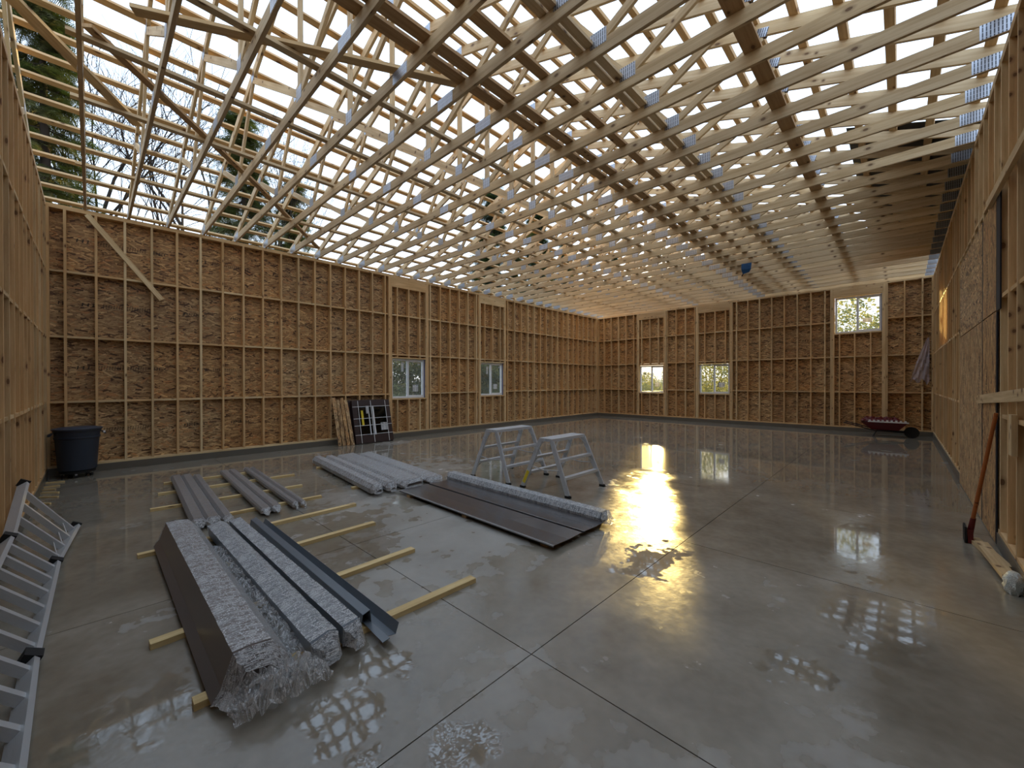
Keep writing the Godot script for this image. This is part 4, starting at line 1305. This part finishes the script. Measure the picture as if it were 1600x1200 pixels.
func bare_tree(label: String, at: Vector3, h: float, sd: int, lean: Vector3) -> void:
	var r := RandomNumberGenerator.new()
	r.seed = sd
	var t := thing("bare_tree", label, "tree", at, "trees around the building")
	var big := MB.new()
	var small := MB.new()
	var stack := [[Vector3.ZERO, (Vector3.UP + lean).normalized(), h * 0.36, 0.15, 0]]
	while stack.size():
		var s = stack.pop_back()
		var p: Vector3 = s[0]
		var d: Vector3 = s[1]
		var len_: float = s[2]
		var rad: float = s[3]
		var lev: int = s[4]
		var bend := Vector3(r.randf_range(-1, 1), r.randf_range(-0.1, 0.4), r.randf_range(-1, 1)) * 0.16
		var mid := p + d * len_ * 0.5
		var e := mid + (d + bend).normalized() * len_ * 0.5
		if lev < 3: big.tube([p, mid, e], [rad, rad * 0.82, rad * 0.66], 6, false)
		else: small.tube([p, mid, e], [rad, rad * 0.8, rad * 0.6], 3, false)
		if lev >= 6: continue
		var n := 3 if lev < 5 else 2
		for k in n:
			var sp := 0.35 + 0.12 * lev
			var nd := (d + Vector3(r.randf_range(-1, 1), r.randf_range(-0.25, 0.65), r.randf_range(-1, 1)) * sp).normalized()
			var from := e if k == 0 else p.lerp(e, r.randf_range(0.55, 1.0))
			stack.append([from, nd, len_ * r.randf_range(0.62, 0.82), maxf(0.007, rad * (0.68 if k == 0 else 0.5)), lev + 1])
	part("trunk", big.mesh(), M.bark, t)
	var tw := part("twigs", small.mesh(), M.bark, t)
	tw.set_meta("kind", "stuff")

func bush(label: String, at: Vector3, rad: Vector3, count: int, sd: int, m: int, size := 0.11) -> void:
	var r := RandomNumberGenerator.new()
	r.seed = sd
	var t := thing("bush", label, "bush", at, "bushes outside the windows")
	var stems := MB.new()
	for k in 9:
		var a := TAU * k / 9 + r.randf()
		stems.tube([Vector3(cos(a) * 0.1, 0, sin(a) * 0.1), Vector3(cos(a) * rad.x * 0.35, rad.y * 0.7, sin(a) * rad.z * 0.35), Vector3(cos(a) * rad.x * 0.7, rad.y * r.randf_range(1.2, 1.8), sin(a) * rad.z * 0.7)], [0.035, 0.022, 0.006], 4, false)
	part("stems", stems.mesh(), M.bark, t)
	var xs := []
	while xs.size() < count:
		var p := Vector3(r.randf_range(-1, 1), r.randf_range(-1, 1), r.randf_range(-1, 1))
		var d := p.length()
		var lump := 0.82 + 0.22 * sin(p.x * 7 + sd) * sin(p.z * 6) + 0.12 * sin(p.y * 9)
		if d > lump or (d < 0.45 and r.randf() < 0.6): continue
		xs.append(Transform3D(rand_basis(r, size * r.randf_range(0.6, 1.3)), Vector3(p.x * rad.x, rad.y + p.y * rad.y, p.z * rad.z)))
	multi("foliage", M.leafshape, M.leaf[m], xs, t)

func outdoors() -> void:
	M.leafshape = leaf_mesh()
	M.spray = spray_mesh()
	var gy := -0.18
	# behind the back wall
	conifer("dark conifer behind the left end of back wall", Vector3(-0.5, gy, -8.2), 16.0, 2.2, 1, 1)
	conifer("olive conifer behind the back wall, right of the bare trees", Vector3(4.6, gy, -6.9), 12.4, 2.3, 2, 1)
	conifer("second olive conifer right of the first one", Vector3(9.2, gy, -15.5), 14.5, 2.7, 3, 1)
	conifer("tall dark conifer seen through the middle of the roof", Vector3(21.5, gy, -11.0), 17.5, 3.0, 4, 0)
	conifer("tall dark conifer further right through the roof", Vector3(26.5, gy, -10.5), 17.0, 3.0, 5, 0)
	bare_tree("leafless tree with slanting trunk behind the back wall", Vector3(1.3, gy, -11.0), 14.5, 11, Vector3(-0.22, 0, 0.0))
	bare_tree("leafless tree with forked trunk behind the back wall", Vector3(2.8, gy, -10.5), 15.0, 12, Vector3(0.1, 0, 0.05))
	bare_tree("slender leafless tree left of the forked one", Vector3(0.1, gy, -13.0), 15.0, 13, Vector3(0.12, 0, 0))
	bare_tree("leafless tree leaning right behind the olive conifer", Vector3(6.2, gy, -15.0), 15.0, 14, Vector3(0.18, 0, 0))
	for k in 9:
		conifer("dark forest conifer beyond the far back corner, %s from left" % ordinal(k + 1), Vector3(25.0 + 2.6 * k, gy, -14.5 - 4.4 * (k % 2)), 16.0 + (k * 7 % 3), 2.6, 60 + k, k % 2, 0.04)
	# low hedge and dark trees outside the back windows
	var hx := [9.5, 11.6, 13.7, 15.8, 17.9, 20.0]
	for k in hx.size():
		bush("dark clipped hedge bush outside the back windows, %s from left" % ordinal(k + 1), Vector3(hx[k], gy, -4.4), Vector3(1.25, 0.95, 0.7), 2600, 30 + k, 2, 0.10)
	for k in 4:
		conifer("dark conifer standing behind the hedge, %s from left" % ordinal(k + 1), Vector3(10.5 + 3.6 * k, gy, -10.6), 7.2 + 0.5 * k, 2.3, 40 + k, 0, 0.02)
	for k in 8:
		bush("tall dark bush behind the hedge, %s from left" % ordinal(k + 1), Vector3(10.6 + 1.75 * k, gy, -6.6 - 0.3 * (k % 2)), Vector3(1.25, 2.2, 0.9), 3200, 80 + k, 2, 0.15)
	# outside the far wall
	bush("low green bush outside the far wall nearest the corner", Vector3(24.0, gy, -0.1), Vector3(1.3, 1.2, 1.6), 4200, 50, 1)
	bush("tall yellow leafy bush outside the middle far window", Vector3(24.2, gy, 3.5), Vector3(1.4, 2.3, 1.75), 8500, 51, 0)
	bush("green leafy bush right of the yellow one outside", Vector3(23.6, gy, 6.4), Vector3(1.2, 1.6, 1.2), 3200, 52, 1)
	bush("tall light green tree crown outside the high far window", Vector3(26.4, gy, 9.6), Vector3(1.7, 3.6, 1.7), 5200, 53, 1, 0.16)
	bush("yellow-green tree crown further right outside the far wall", Vector3(28.0, gy, 11.6), Vector3(2.0, 3.6, 1.9), 4200, 54, 0, 0.18)
	for k in 4:
		bush("green bush in the distance beyond the corner window, %s from left" % ordinal(k + 1), Vector3(32.5 + 0.3 * k, gy, -6.0 + 1.8 * k), Vector3(1.3, 1.42, 1.3), 2600, 90 + k, 1 + k % 2, 0.14)
	bush("dark green bush far behind outside the far wall", Vector3(30.0, gy, 2.6), Vector3(1.8, 1.1, 2.0), 3600, 55, 2, 0.14)

func _ready() -> void:
	rng.seed = 20240
	camera_and_light()
	make_materials()
	structure()
	roof()
	materials_on_floor()
	furniture()
	outdoors()
